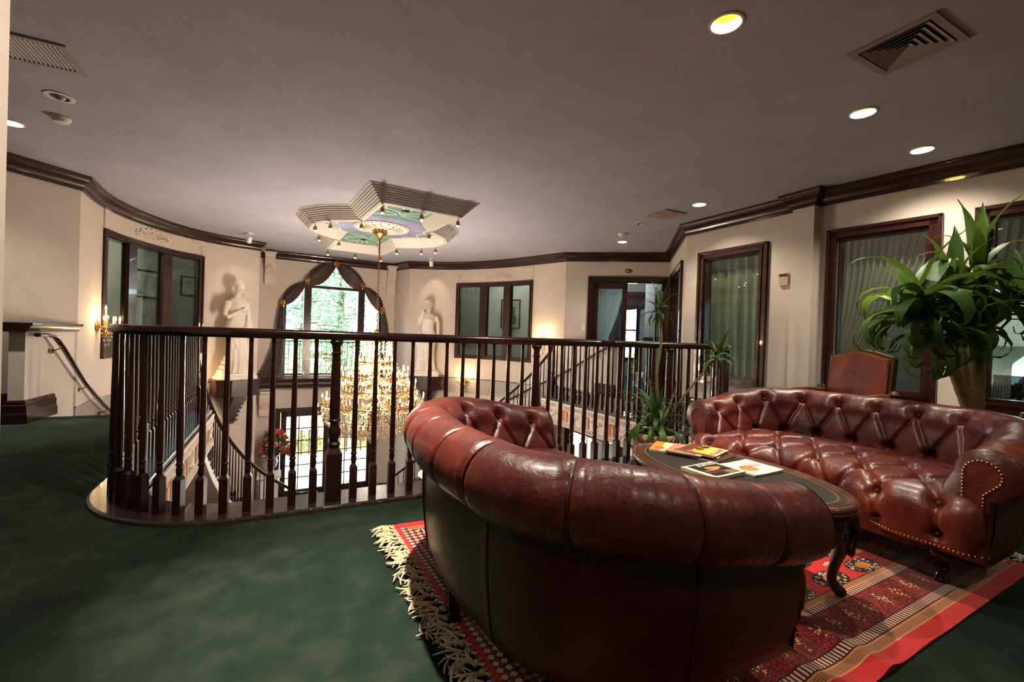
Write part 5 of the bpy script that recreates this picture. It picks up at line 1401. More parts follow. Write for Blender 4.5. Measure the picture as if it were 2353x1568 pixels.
def statue_mesh(kind):
    mb = MB(); s = 1 if kind == 'left' else -1
    # rocky base and plinth
    mb.box((0, 0, .03), (.56, .44, .06)); mb.box((0, 0, .085), (.50, .40, .06))
    for i in range(6): mb.sphere((random.uniform(-.2, .2), random.uniform(-.14, .1), .12), .09, 8, sc=(1.3, 1, .4))
    if kind == 'left':
        for i, (x, z) in enumerate(((-.20, .14), (-.18, .22), (-.16, .30), (-.15, .38), (-.13, .45))): mb.box((x, .02, z), (.16-.022*i, .16-.02*i, .075), rz=.2*i)
    else:
        mb.box((-.19, .04, .40), (.11, .11, .62)); mb.box((-.19, .04, .72), (.14, .14, .04)); mb.box((-.2, -.02, .15), (.15, .15, .07))
        for i in range(4): mb.tube([(-.235+.03*i, -.02, .2), (-.235+.03*i, -.02, .68)], .01, 5)
    # draped lower body
    loft(mb, [(.10, .02*s, 0, .22, .17, .10, 13, .35), (.25, .03*s, -.01, .19, .15, .10, 13, .35), (.5, .03*s, -.02, .175, .14, .085, 13, .4), (.72, .01*s, -.015, .175, .135, .06, 11, .5), (.88, -.01*s, 0, .185, .135, .05, 11, .6), (1.0, -.01*s, .01, .17, .12, .03, 11, .5), (1.06, 0, .01, .15, .105, .03, 15, .2)])
    # overfold swathe round the hips
    for q in range(4):
        pts = [( (.185-.004*q)*math.cos(a), -.01+(.14)*math.sin(a), .97-.05*q+.075*math.sin(a*1.0+.8*s+q*.15)) for a in np.linspace(0, 2*PI, 25)]
        mb.tube(pts, .017, 6, cap=False)
    # torso
    loft(mb, [(1.03, 0, .01, .145, .10, .03, 15, .1), (1.12, .005*s, .0, .135, .095, .035, 17, .05), (1.22, .01*s, -.005, .15, .105, .035, 17, .05), (1.31, .01*s, -.01, .165, .115, .02, 17, .05), (1.40, .01*s, 0, .165, .10, .01, 11, 0), (1.455, .01*s, .01, .12, .08, 0, 9, 0), (1.49, .01*s, .012, .055, .05, 0, 9, 0), (1.57, .015*s, .005, .047, .048, 0, 9, 0)])
    for q in (-1, 1): mb.sphere((.01*s+.065*q, -.085, 1.315), .05, 12)
    mb.tube([(.15*math.cos(a)+.01*s, .10*math.sin(a), 1.205) for a in np.linspace(0, 2*PI, 21)], .012, 6, cap=False)
    # head turned towards the stairwell, with waved hair and bun
    hc = Vector((.025*s, -.01, 1.665)); mb.sphere(hc, .098, 18, sc=(.80, .95, 1.12))
    f = Vector((math.sin(.95*s), -math.cos(.95*s), -.18)).normalized(); sd_ = Vector((f.y, -f.x, 0)).normalized()*-1; up = Vector((0, 0, 1))
    mb.tube([hc+f*.085+up*.02, hc+f*.105-up*.005, hc+f*.093-up*.012], [.010, .014, .011], 6)                       # nose
    mb.sphere(hc+f*.075-up*.05, .024, 8, sc=(1, 1, .6)); mb.sphere(hc+f*.065-up*.085, .03, 8)                           # lips, chin
    for q in (-1, 1):
        mb.sphere(hc+f*.075+sd_*.032*q+up*.012, .015, 6, sc=(1, 1, .6)); mb.sphere(hc+f*.06+sd_*.045*q-up*.03, .03, 8)   # eyes, cheeks
        mb.sphere(hc+sd_*.082*q-up*.005-f*.005, .02, 6, sc=(.6, 1, 1.4))                                                 # ears
    for i in range(26):                                                                                                 # curls
        a = 2*PI*i/26; r = Vector((math.cos(a), math.sin(a), 0))
        if r.dot(f) > .75: z = .075
        else: z = .045
        mb.sphere(hc+r*.082-f*.012+up*(z+.012*math.sin(i*2.3)), .026, 6)
    for i in range(14): a = 2*PI*i/14; mb.sphere(hc+Vector((.055*math.cos(a), .055*math.sin(a), .10))-f*.02, .028, 6)
    mb.sphere(hc-f*.10+up*.02, .05, 10); mb.sphere(hc-f*.10-up*.05, .035, 8); mb.tube([hc-f*.085-up*.05, hc-f*.06-up*.14+sd_*.03, hc-f*.05-up*.2+sd_*.05], [.028, .022, .012], 6)
    # arms (tapered) and hands with five fingers
    def hand(w, d, out, curl):
        d = Vector(d).normalized(); out = Vector(out).normalized(); n_ = d.cross(out).normalized(); w = Vector(w)
        mb.tube([w, w+d*.035, w+d*.075], [.022, .033, .030], 8, flat=.55)
        for i, (o, l) in enumerate(((-.026, .06), (-.009, .07), (.009, .066), (.026, .052))):
            b = w+d*.072+out*o; mb.tube([b, b+d*l*.5+n_*curl*.3, b+d*l*.85+n_*curl], [.0095, .009, .008], 6)
        b = w+d*.02-out*.028; mb.tube([b, b-out*.02+d*.03, b-out*.018+d*.06+n_*curl*.4], [.011, .010, .009], 6)
    if kind == 'left':
        mb.tube([(-.155, .01, 1.40), (-.205, -.01, 1.29), (-.235, -.03, 1.16), (-.21, -.07, 1.12), (-.13, -.12, 1.18), (-.04, -.15, 1.245)], [.056, .053, .043, .042, .036, .025], 12); hand((-.04, -.15, 1.245), (.9, -.1, .35), (-.3, 0, 1), -.02)
        mb.tube([(.17, .01, 1.40), (.215, .02, 1.25), (.225, .0, 1.10), (.245, -.04, .93), (.25, -.05, .88)], [.052, .047, .040, .032, .024], 12); hand((.25, -.05, .88), (.15, -.1, -1), (0, 1, 0), .02)
        mb.tube([(-.13, .0, 1.42), (-.06, -.10, 1.37), (.03, -.12, 1.34), (.10, -.10, 1.30), (.15, -.08, 1.2), (.13, -.11, 1.05)], [.02, .022, .02, .022, .02, .018], 6)
        mb.tube([(.12, -.11, 1.05), (.16, -.12, .8), (.15, -.13, .5), (.17, -.12, .2)], [.03, .035, .03, .05], 8)
    else:
        mb.tube([(-.15, .01, 1.41), (-.20, -.02, 1.29), (-.205, -.05, 1.16), (-.175, -.09, 1.22), (-.12, -.12, 1.37)], [.054, .050, .042, .038, .026], 12); hand((-.12, -.12, 1.37), (.2, 0, 1), (1, 0, 0), .02)
        mb.sphere((-.115, -.115, 1.47), .055, 12); mb.lathe([(.03, 0), (.025, .03), (.035, .05)], 10, c=(-.115, -.115, 1.51))
        mb.tube([(.17, .01, 1.40), (.225, .01, 1.25), (.235, -.01, 1.08), (.235, -.05, .93), (.235, -.06, .87)], [.052, .047, .040, .032, .024], 12); hand((.235, -.06, .87), (.1, -.15, -1), (0, 1, 0), .02)
        mb.tube([(-.17, .0, 1.0), (-.22, -.02, .85), (-.24, -.0, .72), (-.21, 0, .6)], [.04, .05, .045, .02], 8)
    return mb
def statue(kind, loc, rz, label, sc):
    me = statue_mesh(kind).mesh('statue', 'marble', angle=180); o = put('statue', me, None, loc, rz, sc=sc)
    md_ = o.modifiers.new('merge', 'REMESH'); md_.mode = 'VOXEL'; md_.voxel_size = .011; md_.use_smooth_shade = True
    sm = o.modifiers.new('soften', 'SMOOTH'); sm.factor = .5; sm.iterations = 2
    tag(o, label, 'statue', 'pair of draped statues'); return o
def bracket(path, s, label):
    p = path.w(s, 0, 0); rz = path.ang(s)
    r = thing('statue_bracket', label, 'bracket', (p.x, p.y, .04), rz, 'statue brackets')
    # local: x along wall, -y into the room
    mb = MB(); W = .40; D = .62
    for z0, z1, o in ((-.03, 0, .03), (-.055, -.03, .02), (-.08, -.055, .03), (-.30, -.08, 0), (-.33, -.30, .02)):
        mb.prism([(-W-o, 0), (-W-o, -D+.18-o), (-W+.22, -D-o), (W-.22, -D-o), (W+o, -D+.18-o), (W+o, 0)], z0, z1)
    mb.build('shelf', 'wood', r, smooth=False)
    mb = MB(); mb.prism([(-.20, 0), (-.16, -.42), (.16, -.42), (.20, 0)], -.40, -.33)
    for i in range(7): t = i/6; mb.box((0, -.30*(1-t)**1.5-.06, -.42-.50*t), (.24-.14*t, .20*(1-t)+.08, .10))
    mb.build('corbel', 'wood', r, smooth=False)
    mb = MB()
    for sg in (-1, 1):
        for i in range(6):
            t = i/5; c = Vector((sg*(.10-.05*t), -.32*(1-t)**1.5-.14, -.42-.46*t))
            mb.tube([c+Vector((sg*.04*math.cos(a)*(1-a/9), -.03*math.sin(a)*(1-a/9), -.02*math.sin(a))) for a in np.linspace(0, 6, 9)], .016, 5)
    stuff(mb.build('acanthus_carving', 'wood', r)); return r
bracket(LA, 3.97, 'dark carved wooden wall bracket carrying the left statue'); bracket(RA, .62, 'dark carved wooden wall bracket carrying the right statue')
q = LA.w(3.95, .29, .04); statue('left', q, LA.ang(3.95)+.25, 'white draped female statue with one arm across her chest, left of the arched window', 1.15)
q = RA.w(.60, .29, .04); statue('right', q, RA.ang(.60)+.15, 'white draped female statue holding a small jar at her shoulder, right of the arched window', 1.10)

# ---- sconces
MT['candle'] = simple('sconce_candle', 'efd9b0', .5)
def sconce_parts():
    r = thing('crystal_sconce', 'x', 'wall lamp', (0, 0, 0), 0, 'crystal candle sconces')
    mb = MB(); mb.lathe([(.07, 0), (.075, .012), (.05, .025), (.02, .03)], 16, R=Matrix.Rotation(PI/2, 3, 'X')); mb.lathe([(.012, -.16), (.03, -.10), (.018, -.02), (.03, .06), (.012, .14)], 12, c=(0, -.10, 0)); mb.tube([(0, -.02, 0), (0, -.10, 0)], .012, 8); mb.build('backplate', 'gold_old', r)
    cn_ = MB(); cn_.lathe([(.032, -.012), (.036, 0), (.011, .003), (.011, .085)], 10); cm = cn_.mesh('candle', 'candle'); drp = MB()
    arms = [(0, -.10, .16, 0, -.10), (-.17, -.14, .0, 0, 0), (.17, -.14, .0, 0, 0), (-.085, -.24, .0, 0, 0), (.085, -.24, .0, 0, 0)]
    for i, (x, y, z, _, _) in enumerate(arms):
        if i:
            a_ = MB(); a_.tube(catmull([(0, -.10, -.04), (x*.4, -.10+(y+.1)*.4, -.11), (x*.85, -.10+(y+.1)*.85, -.09), (x, y, -.01)], 4), .007, 6); a_.build('arm', 'gold_old', r)
        c_ = put('candle', cm, r, (x, y, z)); put('flame_bulb', BBM, c_, (0, 0, -.005))
        for j in range(7):
            a = 2*PI*j/7; drops(drp, (x+.032*math.cos(a), y+.032*math.sin(a), z-.035), .007, .018)
    for j in range(10):
        a = 2*PI*j/10
        for k in range(3): drops(drp, (.07*math.cos(a)*(1-.25*k), -.12+.07*math.sin(a)*(1-.25*k), -.10-.05*k), .010, .02)
    for x in (-.06, .06): drops(drp, (x, -.12, -.27), .014, .03)
    stuff(drp.build('crystal_drops', 'crystal', r, smooth=False))
    point('sconce_glow', (0, -.16, .14), SCW, (1, .66, .34), .05, r); return r
sc0 = sconce_parts()
def hang(o, path, s, z, label): p = path.w(s, .0, z); o.location = p; o.rotation_euler = (0, 0, path.ang(s)); o['label'] = label
hang(sc0, LA, .80, 1.06, 'lit crystal candle sconce left of the left curved window, above the stair rail')
for path, s, z, lb in ((LA, 3.18, -.06, 'lit crystal candle sconce below the left curved window, down the stairs'), (RA, 3.96, 1.03, 'lit crystal candle sconce right of the right curved window, at rail height'), (RA, 1.63, -.06, 'lit crystal candle sconce low on the wall below the right curved window')):
    o = dup(sc0, (0, 0, 0), 0, lb); hang(o, path, s, z, lb)

# ---- white plaster corbels by the arched window
def corbel(e1, zt, h, label):
    p = ww(e1, 0, zt); r = thing('plaster_corbel', label, 'corbel', p, WW.ang(1), 'plaster corbels of the window wall')
    prof_ = [(0, 0), (.26, 0), (.26, -.06), (.22, -.10), (.23, -.2), (.20, -.30), (.13, -.42), (.11, -.5), (.12, -.6), (.08, -.72), (.03, -.76), (0, -.78)]
    k = h/.78; mb = MB(); G = [[(x, -n*.75, z*k) for n, z in prof_] for x in (-.11, .11)]
    mb.grid(G); 
    for x, fl in ((-.11, 0), (.11, 1)): f = [(x, -n*.75, z*k) for n, z in prof_]; mb.add(f, [tuple(range(len(f)))])
    mb.box((0, -.122, -.02), (.27, .24, .045)); mb.build('body', 'plaster', r, smooth=False)
    mb = MB()
    for sg in (-1, 1):
        for zc_, rr_ in ((-.24, .045), (-.52, .035)):
            mb.tube([(sg*(.05+rr_*(1-t)*math.cos(7*t)), -.165+.06*(zc_ < -.4)-.0, zc_*k+rr_*(1-t)*math.sin(7*t)) for t in np.linspace(0, .9, 12)], .009, 5)
        for i in range(4): mb.tube([(0, -.17+.03*i*.3, -.30*k), (sg*(.02+.022*i), -.165, (-.36-.02*i)*k), (sg*(.03+.02*i), -.12, (-.42-.03*i)*k)], [.012, .009, .004], 5)
    stuff(mb.build('leaf_carving', 'plaster', r)); return r
corbel(-.34, 2.97, .78, 'white acanthus corbel high at the left of the arched window'); corbel(2.60, 2.94, .78, 'white acanthus corbel high at the right of the arched window')
corbel(-.38, -.40, .66, 'white acanthus corbel under the left end of the window sill'); corbel(2.52, -.40, .66, 'white acanthus corbel under the right end of the window sill')

# ---- plaster scroll ornaments above the curved windows
def scroll(mb, path, s, z, R, turns, sg, rr_=.012, start=0.0):
    pts = []
    for j in range(16):
        t = j/15; a = start+t*turns*2*PI; q = R*(1-.85*t); pts.append(path.w(s+sg*q*math.cos(a), .008, z+q*math.sin(a)))
    mb.tube(pts, [rr_*(1-.5*j/15) for j in range(16)], 6)
def centre_orn(path, s0, s1, zm, label):
    p = path.w((s0+s1)/2, 0, zm); r = thing('plaster_ornament', label, 'ornament', p, 0, 'plaster scroll ornaments'); mb = MB(); c = (s0+s1)/2; w = (s1-s0)/2
    for sg in (-1, 1):
        scroll(mb, path, c+sg*w*.22, zm+.02, .075, 1.3, sg, .018); scroll(mb, path, c+sg*w*.52, zm, .07, 1.4, -sg, .017); scroll(mb, path, c+sg*w*.78, zm-.03, .05, 1.2, sg, .013)
        mb.tube([path.w(c+sg*w*t, .01, zm-.06-.02*math.sin(t*9)) for t in np.linspace(.05, 1, 12)], [.018]*9+[.012, .008, .004], 6)
        for i in range(5): mb.tube([path.w(c+sg*w*(.3+.12*i), .01, zm-.05), path.w(c+sg*w*(.38+.12*i), .014, zm+.03-.01*i)], [.014, .004], 5)
    for i in range(5): b = -1+.5*i; mb.tube([path.w(c, .01, zm+.03), path.w(c+.06*math.sin(b), .015, zm+.12*math.cos(b*.7))], [.018, .006], 5)
    mb.sphere(path.w(c, .012, zm+.02), .03, 8); mb.xform(lambda q: q-Vector(p)); mb.build('scrollwork', 'plaster', r); return r
def corner_orn(path, s, z, sg, label):
    p = path.w(s, 0, z); r = thing('plaster_ornament', label, 'ornament', p, 0, 'plaster scroll ornaments'); mb = MB()
    scroll(mb, path, s+sg*.06, z-.06, .05, 1.3, sg, .016); scroll(mb, path, s+sg*.17, z-.035, .035, 1.2, -sg, .013); scroll(mb, path, s+sg*.045, z-.17, .035, 1.2, sg, .013)
    mb.tube([path.w(s+sg*t, .01, z-.012) for t in np.linspace(.0, .27, 8)], [.014]*5+[.01, .007, .003], 6); mb.tube([path.w(s+sg*.008, .01, z-t) for t in np.linspace(0, .33, 8)], [.014]*5+[.01, .007, .003], 6)
    for i in range(4): mb.tube([path.w(s+sg*.04, .01, z-.05-.06*i), path.w(s+sg*(.09-.015*i), .014, z-.09-.06*i)], [.013, .004], 5); mb.tube([path.w(s+sg*(.05+.05*i), .01, z-.03), path.w(s+sg*(.09+.05*i), .014, z-.085+.01*i)], [.013, .004], 5)
    mb.xform(lambda q: q-Vector(p)); mb.build('scrollwork', 'plaster', r); return r
centre_orn(LA, 1.78, 2.70, 2.70, 'white plaster scroll crest centred above the left curved window'); centre_orn(RA, 2.02, 2.95, 2.62, 'white plaster scroll crest centred above the right curved window')
corner_orn(LA, .95, 2.86, 1, 'white plaster corner spray above the left curved window, at its left end'); corner_orn(LA, 3.37, 2.83, -1, 'white plaster corner spray above the left curved window, at its right end')
corner_orn(RA, 1.30, 2.80, 1, 'white plaster corner spray above the right curved window, at its left end'); corner_orn(RA, 3.57, 2.80, -1, 'white plaster corner spray above the right curved window, at its right end')

# ---- swags, rosettes and drapes of the arched window
def brocade():
    k = N('dark_brocade'); v = k.coord('Object'); w_ = k.noise(v, 16, 4, .6, 2.5)
    k.l(k.ramp(w_, [(.40, lin('17131c')), (.50, lin('2b1d26')), (.56, lin('7a4438')), (.62, lin('1b161e'))]), k.b.inputs['Base Color']); k.b.inputs['Roughness'].default_value = .45; k.b.inputs['Sheen Weight'].default_value = .4; return k.m
MT['brocade'] = brocade()
ros = [(-.05, 1.78), (.49, 2.38), (1.165, 2.86), (1.85, 2.36), (2.38, 1.74)]
names = ('lower left', 'upper left', 'upper right', 'lower right')
for (a, b), nm in zip(zip(ros[:-1], ros[1:]), names):
    mid = ww((a[0]+b[0])/2, 0, (a[1]+b[1])/2); r = thing('window_swag', 'dark brocade swag draped at the %s of the arched window' % nm, 'curtain', mid, 0, 'swags of the arched window')
    G = []; up = 1 if nm.startswith('upper') else .75
    for j in range(26):
        v = j/25; row = []
        for i in range(25):
            u = i/24; x = a[0]+(b[0]-a[0])*u; zt = a[1]+(b[1]-a[1])*u
            sag = (-.10+.40*v**1.1)*up*math.sin(PI*u)**.8
            gat = 1-.0*v; pl_ = .018*math.sin(v*7*2*PI+u*2)*math.sin(PI*u)**.5
            zt2 = zt-.05*v*(1-math.sin(PI*u)); row.append(ww(x, .07+.04*math.sin(PI*u)+pl_, zt2-sag)-mid)
        G.append(row)
    mb = MB(); mb.grid(G); o = mb.build('cloth', 'brocade', r, angle=180); s_ = o.modifiers.new('thick', 'SOLIDIFY'); s_.thickness = .008
lbl = ('lowest left', 'upper left', 'topmost', 'upper right', 'lowest right')
for (x, z), nm in zip(ros, lbl):
    p = ww(x, .12, z); r = thing('curtain_rosette', 'gilt carved rosette holding the swags, %s on the arch' % nm, 'rosette', p, WW.ang(1), 'gilt swag rosettes'); mb = MB()
    for i in range(8): a = 2*PI*i/8; mb.sphere((.045*math.cos(a), -.0, .045*math.sin(a)), .028, 8, sc=(1, .6, 1))
    mb.sphere((0, -.02, 0), .032, 10); mb.build('flower', 'gold_old', r)
    mb = MB()
    for sg in (-1, 1): mb.tube([(0, 0, -.04), (sg*.02, -.01, -.09), (sg*.035, 0, -.13)], [.02, .016, .006], 6)
    mb.tube([(0, 0, .04), (0, -.01, .1)], [.022, .006], 6); mb.build('leaf_tail', 'gold_old', r)
def drape(label, keys, n0=.06):
    """keys: (z, e1 left, e1 right)"""
    z0 = keys[-1][0]; p = ww(keys[0][1], 0, z0); r = thing('side_drape', label, 'curtain', p, 0, 'side drapes of the arched window'); G = []
    kz = np.array([k[0] for k in keys])[::-1]; ka = np.array([k[1] for k in keys])[::-1]; kb = np.array([k[2] for k in keys])[::-1]
    for i in range(31):
        z = keys[0][0]+(keys[-1][0]-keys[0][0])*i/30; a, b = np.interp(z, kz, ka), np.interp(z, kz, kb)
        G.append([ww(a+(b-a)*j/32, n0+.03*math.sin(j/32*6*2*PI)+.02*math.sin(j/32*2.3*2*PI+z), z)-Vector(p) for j in range(33)])
    mb = MB(); mb.grid(G); o = mb.build('cloth', 'brocade', r, angle=180); s_ = o.modifiers.new('thick', 'SOLIDIFY'); s_.thickness = .008
drape('dark brocade drape pulled aside at the left of the arched window', [(1.74, -.10, -.02), (1.4, -.16, 0), (1.0, -.20, 0), (.6, -.28, -.02), (.25, -.40, -.06), (.05, -.50, -.10), (-.08, -.46, -.12)], .10)
drape('dark brocade drape hanging straight at the right of the arched window', [(1.70, 2.36, 2.44), (1.3, 2.36, 2.54), (.9, 2.36, 2.58), (.4, 2.35, 2.62), (0, 2.34, 2.66), (-.08, 2.34, 2.66)], .10)

# ---- sheer curtains inside the right-hand windows and the far door
def sheer(name, c, tr_=.35):
    k = N(name); k.b.inputs['Base Color'].default_value = lin(c); k.b.inputs['Roughness'].default_value = .8
    t = k.n('ShaderNodeBsdfTranslucent'); t.inputs[0].default_value = lin(c); tp = k.n('ShaderNodeBsdfTransparent'); m1 = k.n('ShaderNodeMixShader', i_0=.5); m2 = k.n('ShaderNodeMixShader', i_0=tr_)
    k.l(k.b.outputs[0], m1.inputs[1]); k.l(t.outputs[0], m1.inputs[2]); k.l(m1.outputs[0], m2.inputs[1]); k.l(tp.outputs[0], m2.inputs[2]); k.l(m2.outputs[0], k.out.inputs[0]); return k.m
MT['sheer'] = sheer('sheer_voile', 'bfae9e', .12); MT['sheer_green'] = sheer('sheer_green_voile', 'b8b090', .35); MT['sheer_blue'] = sheer('sheer_white_voile', 'cdd6dd', .15)
def curtain(label, path, s0, s1, n, z0, z1, tie, narrow, mat, side=0, pleats=16, grp='sheer curtains behind the glass', flare=.0):
    p = path.w((s0+s1)/2, n, z0); r = thing('sheer_curtain', label, 'curtain', p, 0, grp); G = []
    for i in range(41):
        z = z1+(z0-z1)*i/40; t = (z1-z)/(z1-tie); k = 1-(1-narrow)*min(1, max(0, t))**1.6 if z > tie else narrow*(1+flare*(tie-z))
        a, b = (s0, s0+(s1-s0)*k) if side == 0 else (s1-(s1-s0)*k, s1)
        G.append([path.w(a+(b-a)*j/120, n+.035*math.sin(j/120*pleats*2*PI)*(.6+.4*k)+.012*math.sin(j*.21+z*2), z)-Vector(p) for j in range(121)])
    mb = MB(); mb.grid(G); mb.build('cloth', mat, r, angle=180); return r
LR1 = Path([tuple(R1.w(0, 0, 0))[:2], tuple(R1.w(R1.length, 0, 0))[:2]]); LR2 = Path([(5.84, 3.23), (6.06, 1.55)]); LR2e = Path([(5.84, 3.23), (6.06+.22*.9, 1.55-1.68*.9)])
curtain('rumpled greenish sheer curtain behind the narrow window left of the pilaster', LR1, .30, 1.34, -.22, .55, 2.47, .2, .9, 'sheer_green', 1, 7)
curtain('pleated sheer curtain swept to the left behind the window above the leather chair', LR2, .10, 1.12, -.24, .45, 2.47, .95, .35, 'sheer', 0, 15)
curtain('pleated sheer curtain swept to the left behind the rightmost window', LR2e, 1.34, 2.42, -.24, .45, 2.47, 1.0, .25, 'sheer', 0, 15)
curtain('white sheer curtain tied back inside the far double door', FD, .70, 1.27, -.16, .15, 2.30, .75, .16, 'sheer_blue', 0, 8)

# ---- small wall things
pq = thing('oval_plaque', 'small oval brass plaque above the far double door', 'plaque', FD.w(1.36, 0, 2.635), FD.ang(1)); mb = MB(); mb.lathe([(.0, .018), (.05, .016), (.085, .006), (.09, 0)], 24, R=Matrix.Rotation(PI/2, 3, 'X'), sy=.5); mb.build('plate', 'brass', pq)
mb = MB(); mb.lathe([(.0, .026), (.02, .022), (.03, .016)], 16, R=Matrix.Rotation(PI/2, 3, 'X')); mb.build('boss', 'brass', pq)
sw = thing('light_switch', 'cream light switch plate left of the far double door', 'switch', FD.w(.43, 0, 1.37), FD.ang(1)); mb = MB(); mb.box((0, -.004, 0), (.075, .008, .12)); mb.build('plate', 'white_paint', sw, smooth=False); mb = MB(); mb.box((0, -.01, 0), (.03, .008, .05)); mb.build('rocker', 'white_paint', sw, smooth=False)
th = thing('thermostat', 'beige thermostat box beside the pilaster', 'thermostat', R1.w(1.59, 0, 1.975), R1.ang(1)); mb = MB(); mb.box((0, -.018, 0), (.115, .035, .15)); mb.build('housing', simple('beige_plastic', 'b9a184', .5), th, smooth=False); mb = MB(); mb.box((0, -.037, .055), (.105, .006, .035)); mb.build('display', 'dark', th, smooth=False)
# framed certificates and picture in the rooms behind the curved windows
def framed(label, path, s, z, w, h, mats, art):
    r = thing('framed_certificate' if art == 'cert' else 'framed_picture', label, 'picture', path.w(s, .01, z), path.ang(s)); mb = MB(); f = .03
    for x, zz, ww_, hh in ((0, h/2-f/2, w, f), (0, -h/2+f/2, w, f), (-w/2+f/2, 0, f, h), (w/2-f/2, 0, f, h)): mb.box((x, -.012, zz), (ww_, .025, hh))
    mb.build('frame', 'wood', r, smooth=False); mb = MB(); mb.box((0, -.005, 0), (w-f, .008, h-f)); mb.build('sheet', mats, r, smooth=False)
    mb = MB()
    if art == 'cert':
        for i in range(8): mb.box((0, -.0095, h*.28-i*h*.065), (w*random.uniform(.2, .5), .001, h*.012))
        mb.build('text_lines', 'dark', r, smooth=False); mb = MB(); mb.lathe([(0, .0015), (w*.07, .0)], 16, c=(-w*.25, -.0095, -h*.3), R=Matrix.Rotation(PI/2, 3, 'X')); mb.build('seal', simple('paper_seal', '8a7a6a', .6), r)
    else:
        mb.box((0, -.0095, -h*.2), (w*.6, .001, h*.3)); mb.box((w*.12, -.0097, .02), (w*.2, .001, h*.45)); mb.build('painted_trees', simple('landscape_green', '2c4a2a', .6), r, smooth=False)
    return r
MT['cert'] = simple('certificate_paper', 'a9b0aa', .6); MT['canvas'] = noisy('landscape_canvas', '5a7a84', 'b0a070', 6, .6)
framed('large framed certificate seen through the middle pane of the left curved window', QL, 4.62, 1.97, .72, .58, 'cert', 'cert')
framed('small framed certificate seen through the right pane of the left curved window', QL, 5.38, 2.02, .36, .44, 'cert', 'cert')
framed('framed landscape picture seen through the right curved window', QR, 2.68, 1.78, .62, .84, 'canvas', 'pic')
# brocade curtain in the study
curtain('dark brocade curtain at the right edge inside the right curved window', RA, 3.20, 3.48, -.35, .56, 2.43, .0, 1.0, 'brocade', 1, 5, 'dark interior curtains')
# ---- parlour beyond the far door
curtain('dark patterned curtain beside the bright window of the far room', BW, 2.55, 3.10, .10, .02, 2.5, .2, .8, 'brocade', 0, 6, 'dark interior curtains')
vz = thing('window_valance', 'dark patterned swag valance over the bright window of the far room', 'curtain', BW.w(3.3, .1, 2.3)); G = []
for i in range(25):
    u = i/24; s = 2.6+1.3*u; G.append([BW.w(s, .12+.03*math.sin(j*1.3), 2.62-.03*j-(.06*j)*abs(math.sin(u*PI*1.0))**.7*.35-.02*j*(1-abs(2*u-1)*.0))-BW.w(3.3, .1, 2.3) for j in range(9)])
mb = MB(); mb.grid(G); mb.build('cloth', 'brocade', vz, angle=180)
pc_ = thing('parlour_chair', 'white ornate chair seen through the far double door', 'chair', fdp(1.15, 2.2)+(.012,), FD.ang(1)+2.2)
mb = MB(); mb.box((0, 0, .42), (.5, .5, .1)); mb.build('seat', 'sheer_blue', pc_)
mb = MB(); G = [[(.25*math.cos(a)*r_2, .24, .85+.36*math.sin(a)*r_2) for a in np.linspace(0, 2*PI, 25)] for r_2 in (.01, .8, 1)]; mb.grid(G); mb.tube([(.25*math.cos(a), .24, .85+.36*math.sin(a)) for a in np.linspace(0, 2*PI, 25)], .025, 6); mb.build('backrest', 'white_paint', pc_)
for x in (-.2, .2):
    for y in (-.2, .2): mb = MB(); mb.tube([(x, y, 0), (x*.95, y*.95, .38)], [.016, .025], 8); mb.build('leg', 'white_paint', pc_)
pf = thing('parlour_plant', 'potted plant in a white urn in the far room', 'plant', fdp(1.72, 1.0)+(.012,)); mb = MB(); mb.lathe([(.08, 0), (.1, .02), (.06, .06), (.13, .25), (.15, .35), (.14, .36), (0, .33)], 20); mb.build('urn', 'white_paint', pf)
rosette(pf, (0, 0, .34), 14, .35, .6, LV, (20, 85), rng=pr)
# ================================================================== LOWER HALL
mb = MB(); p = Path([(5.42, 8.4), (5.42, 2.2)]); wall_path(mb, p, ZL, -.4, [(.55, 2.2, ZL, -.80)], th=.12); struct(mb.build('wall_lower_right', 'wall'))
d5 = root_struct('door_4'); casing(p, .45, 2.30, ZL, -.70, .11, d5, 'wood', bottom=False)
quick_wall('wall_lower_alcove', (6.3, 8.2), (6.3, 5.6), ZL, -.4)
curtain('pale blue curtain in the dark doorway of the lower hall', Path([(5.75, 8.2), (5.75, 5.8)]), .25, 2.1, 0, ZL+.02, -.78, ZL, 1, 'sheer_blue', 0, 12, 'lower hall curtains')
mb = MB(); wall_path(mb, Path([(-2.6, 1.2), (-2.6, 7.9)]), ZL, -.4, th=.12); struct(mb.build('wall_lower_left', 'wall'))
mb = MB(); wall_path(mb, Path([(5.5, 1.2), (-2.6, 1.2)]), ZL, -.4, th=.12); struct(mb.build('wall_lower_back', 'wall'))
# plinth with an urn of flowers beside the entrance
pz = -2.32; uc = Vector((-.22, 12.0, 0))
pn_ = thing('stone_plinth', 'white plinth under the flower urn beside the lower doors', 'plinth', (uc.x, uc.y, ZL)); mb = MB(); mb.box((0, 0, .46), (.40, .40, .86)); mb.build('shaft', 'white_paint', pn_, smooth=False); mb = MB(); mb.box((0, 0, .905), (.50, .50, .05)); mb.build('cap', 'white_paint', pn_, smooth=False); mb = MB(); mb.box((0, 0, .03), (.48, .48, .06)); mb.build('base', 'white_paint', pn_, smooth=False)
fu = thing('flower_urn', 'silver urn with a large bouquet of red and cream flowers beside the lower doors', 'flower arrangement', (uc.x, uc.y, pz)); mb = MB(); mb.lathe([(.11, 0), (.12, .015), (.05, .05), (.06, .08), (.15, .18), (.18, .30), (.16, .38), (.19, .42), (.18, .43), (0, .38)], 24); mb.build('urn', simple('silvered_urn', 'b9c0cc', .18, .7), fu)
fr_ = random.Random(11); mb = MB()
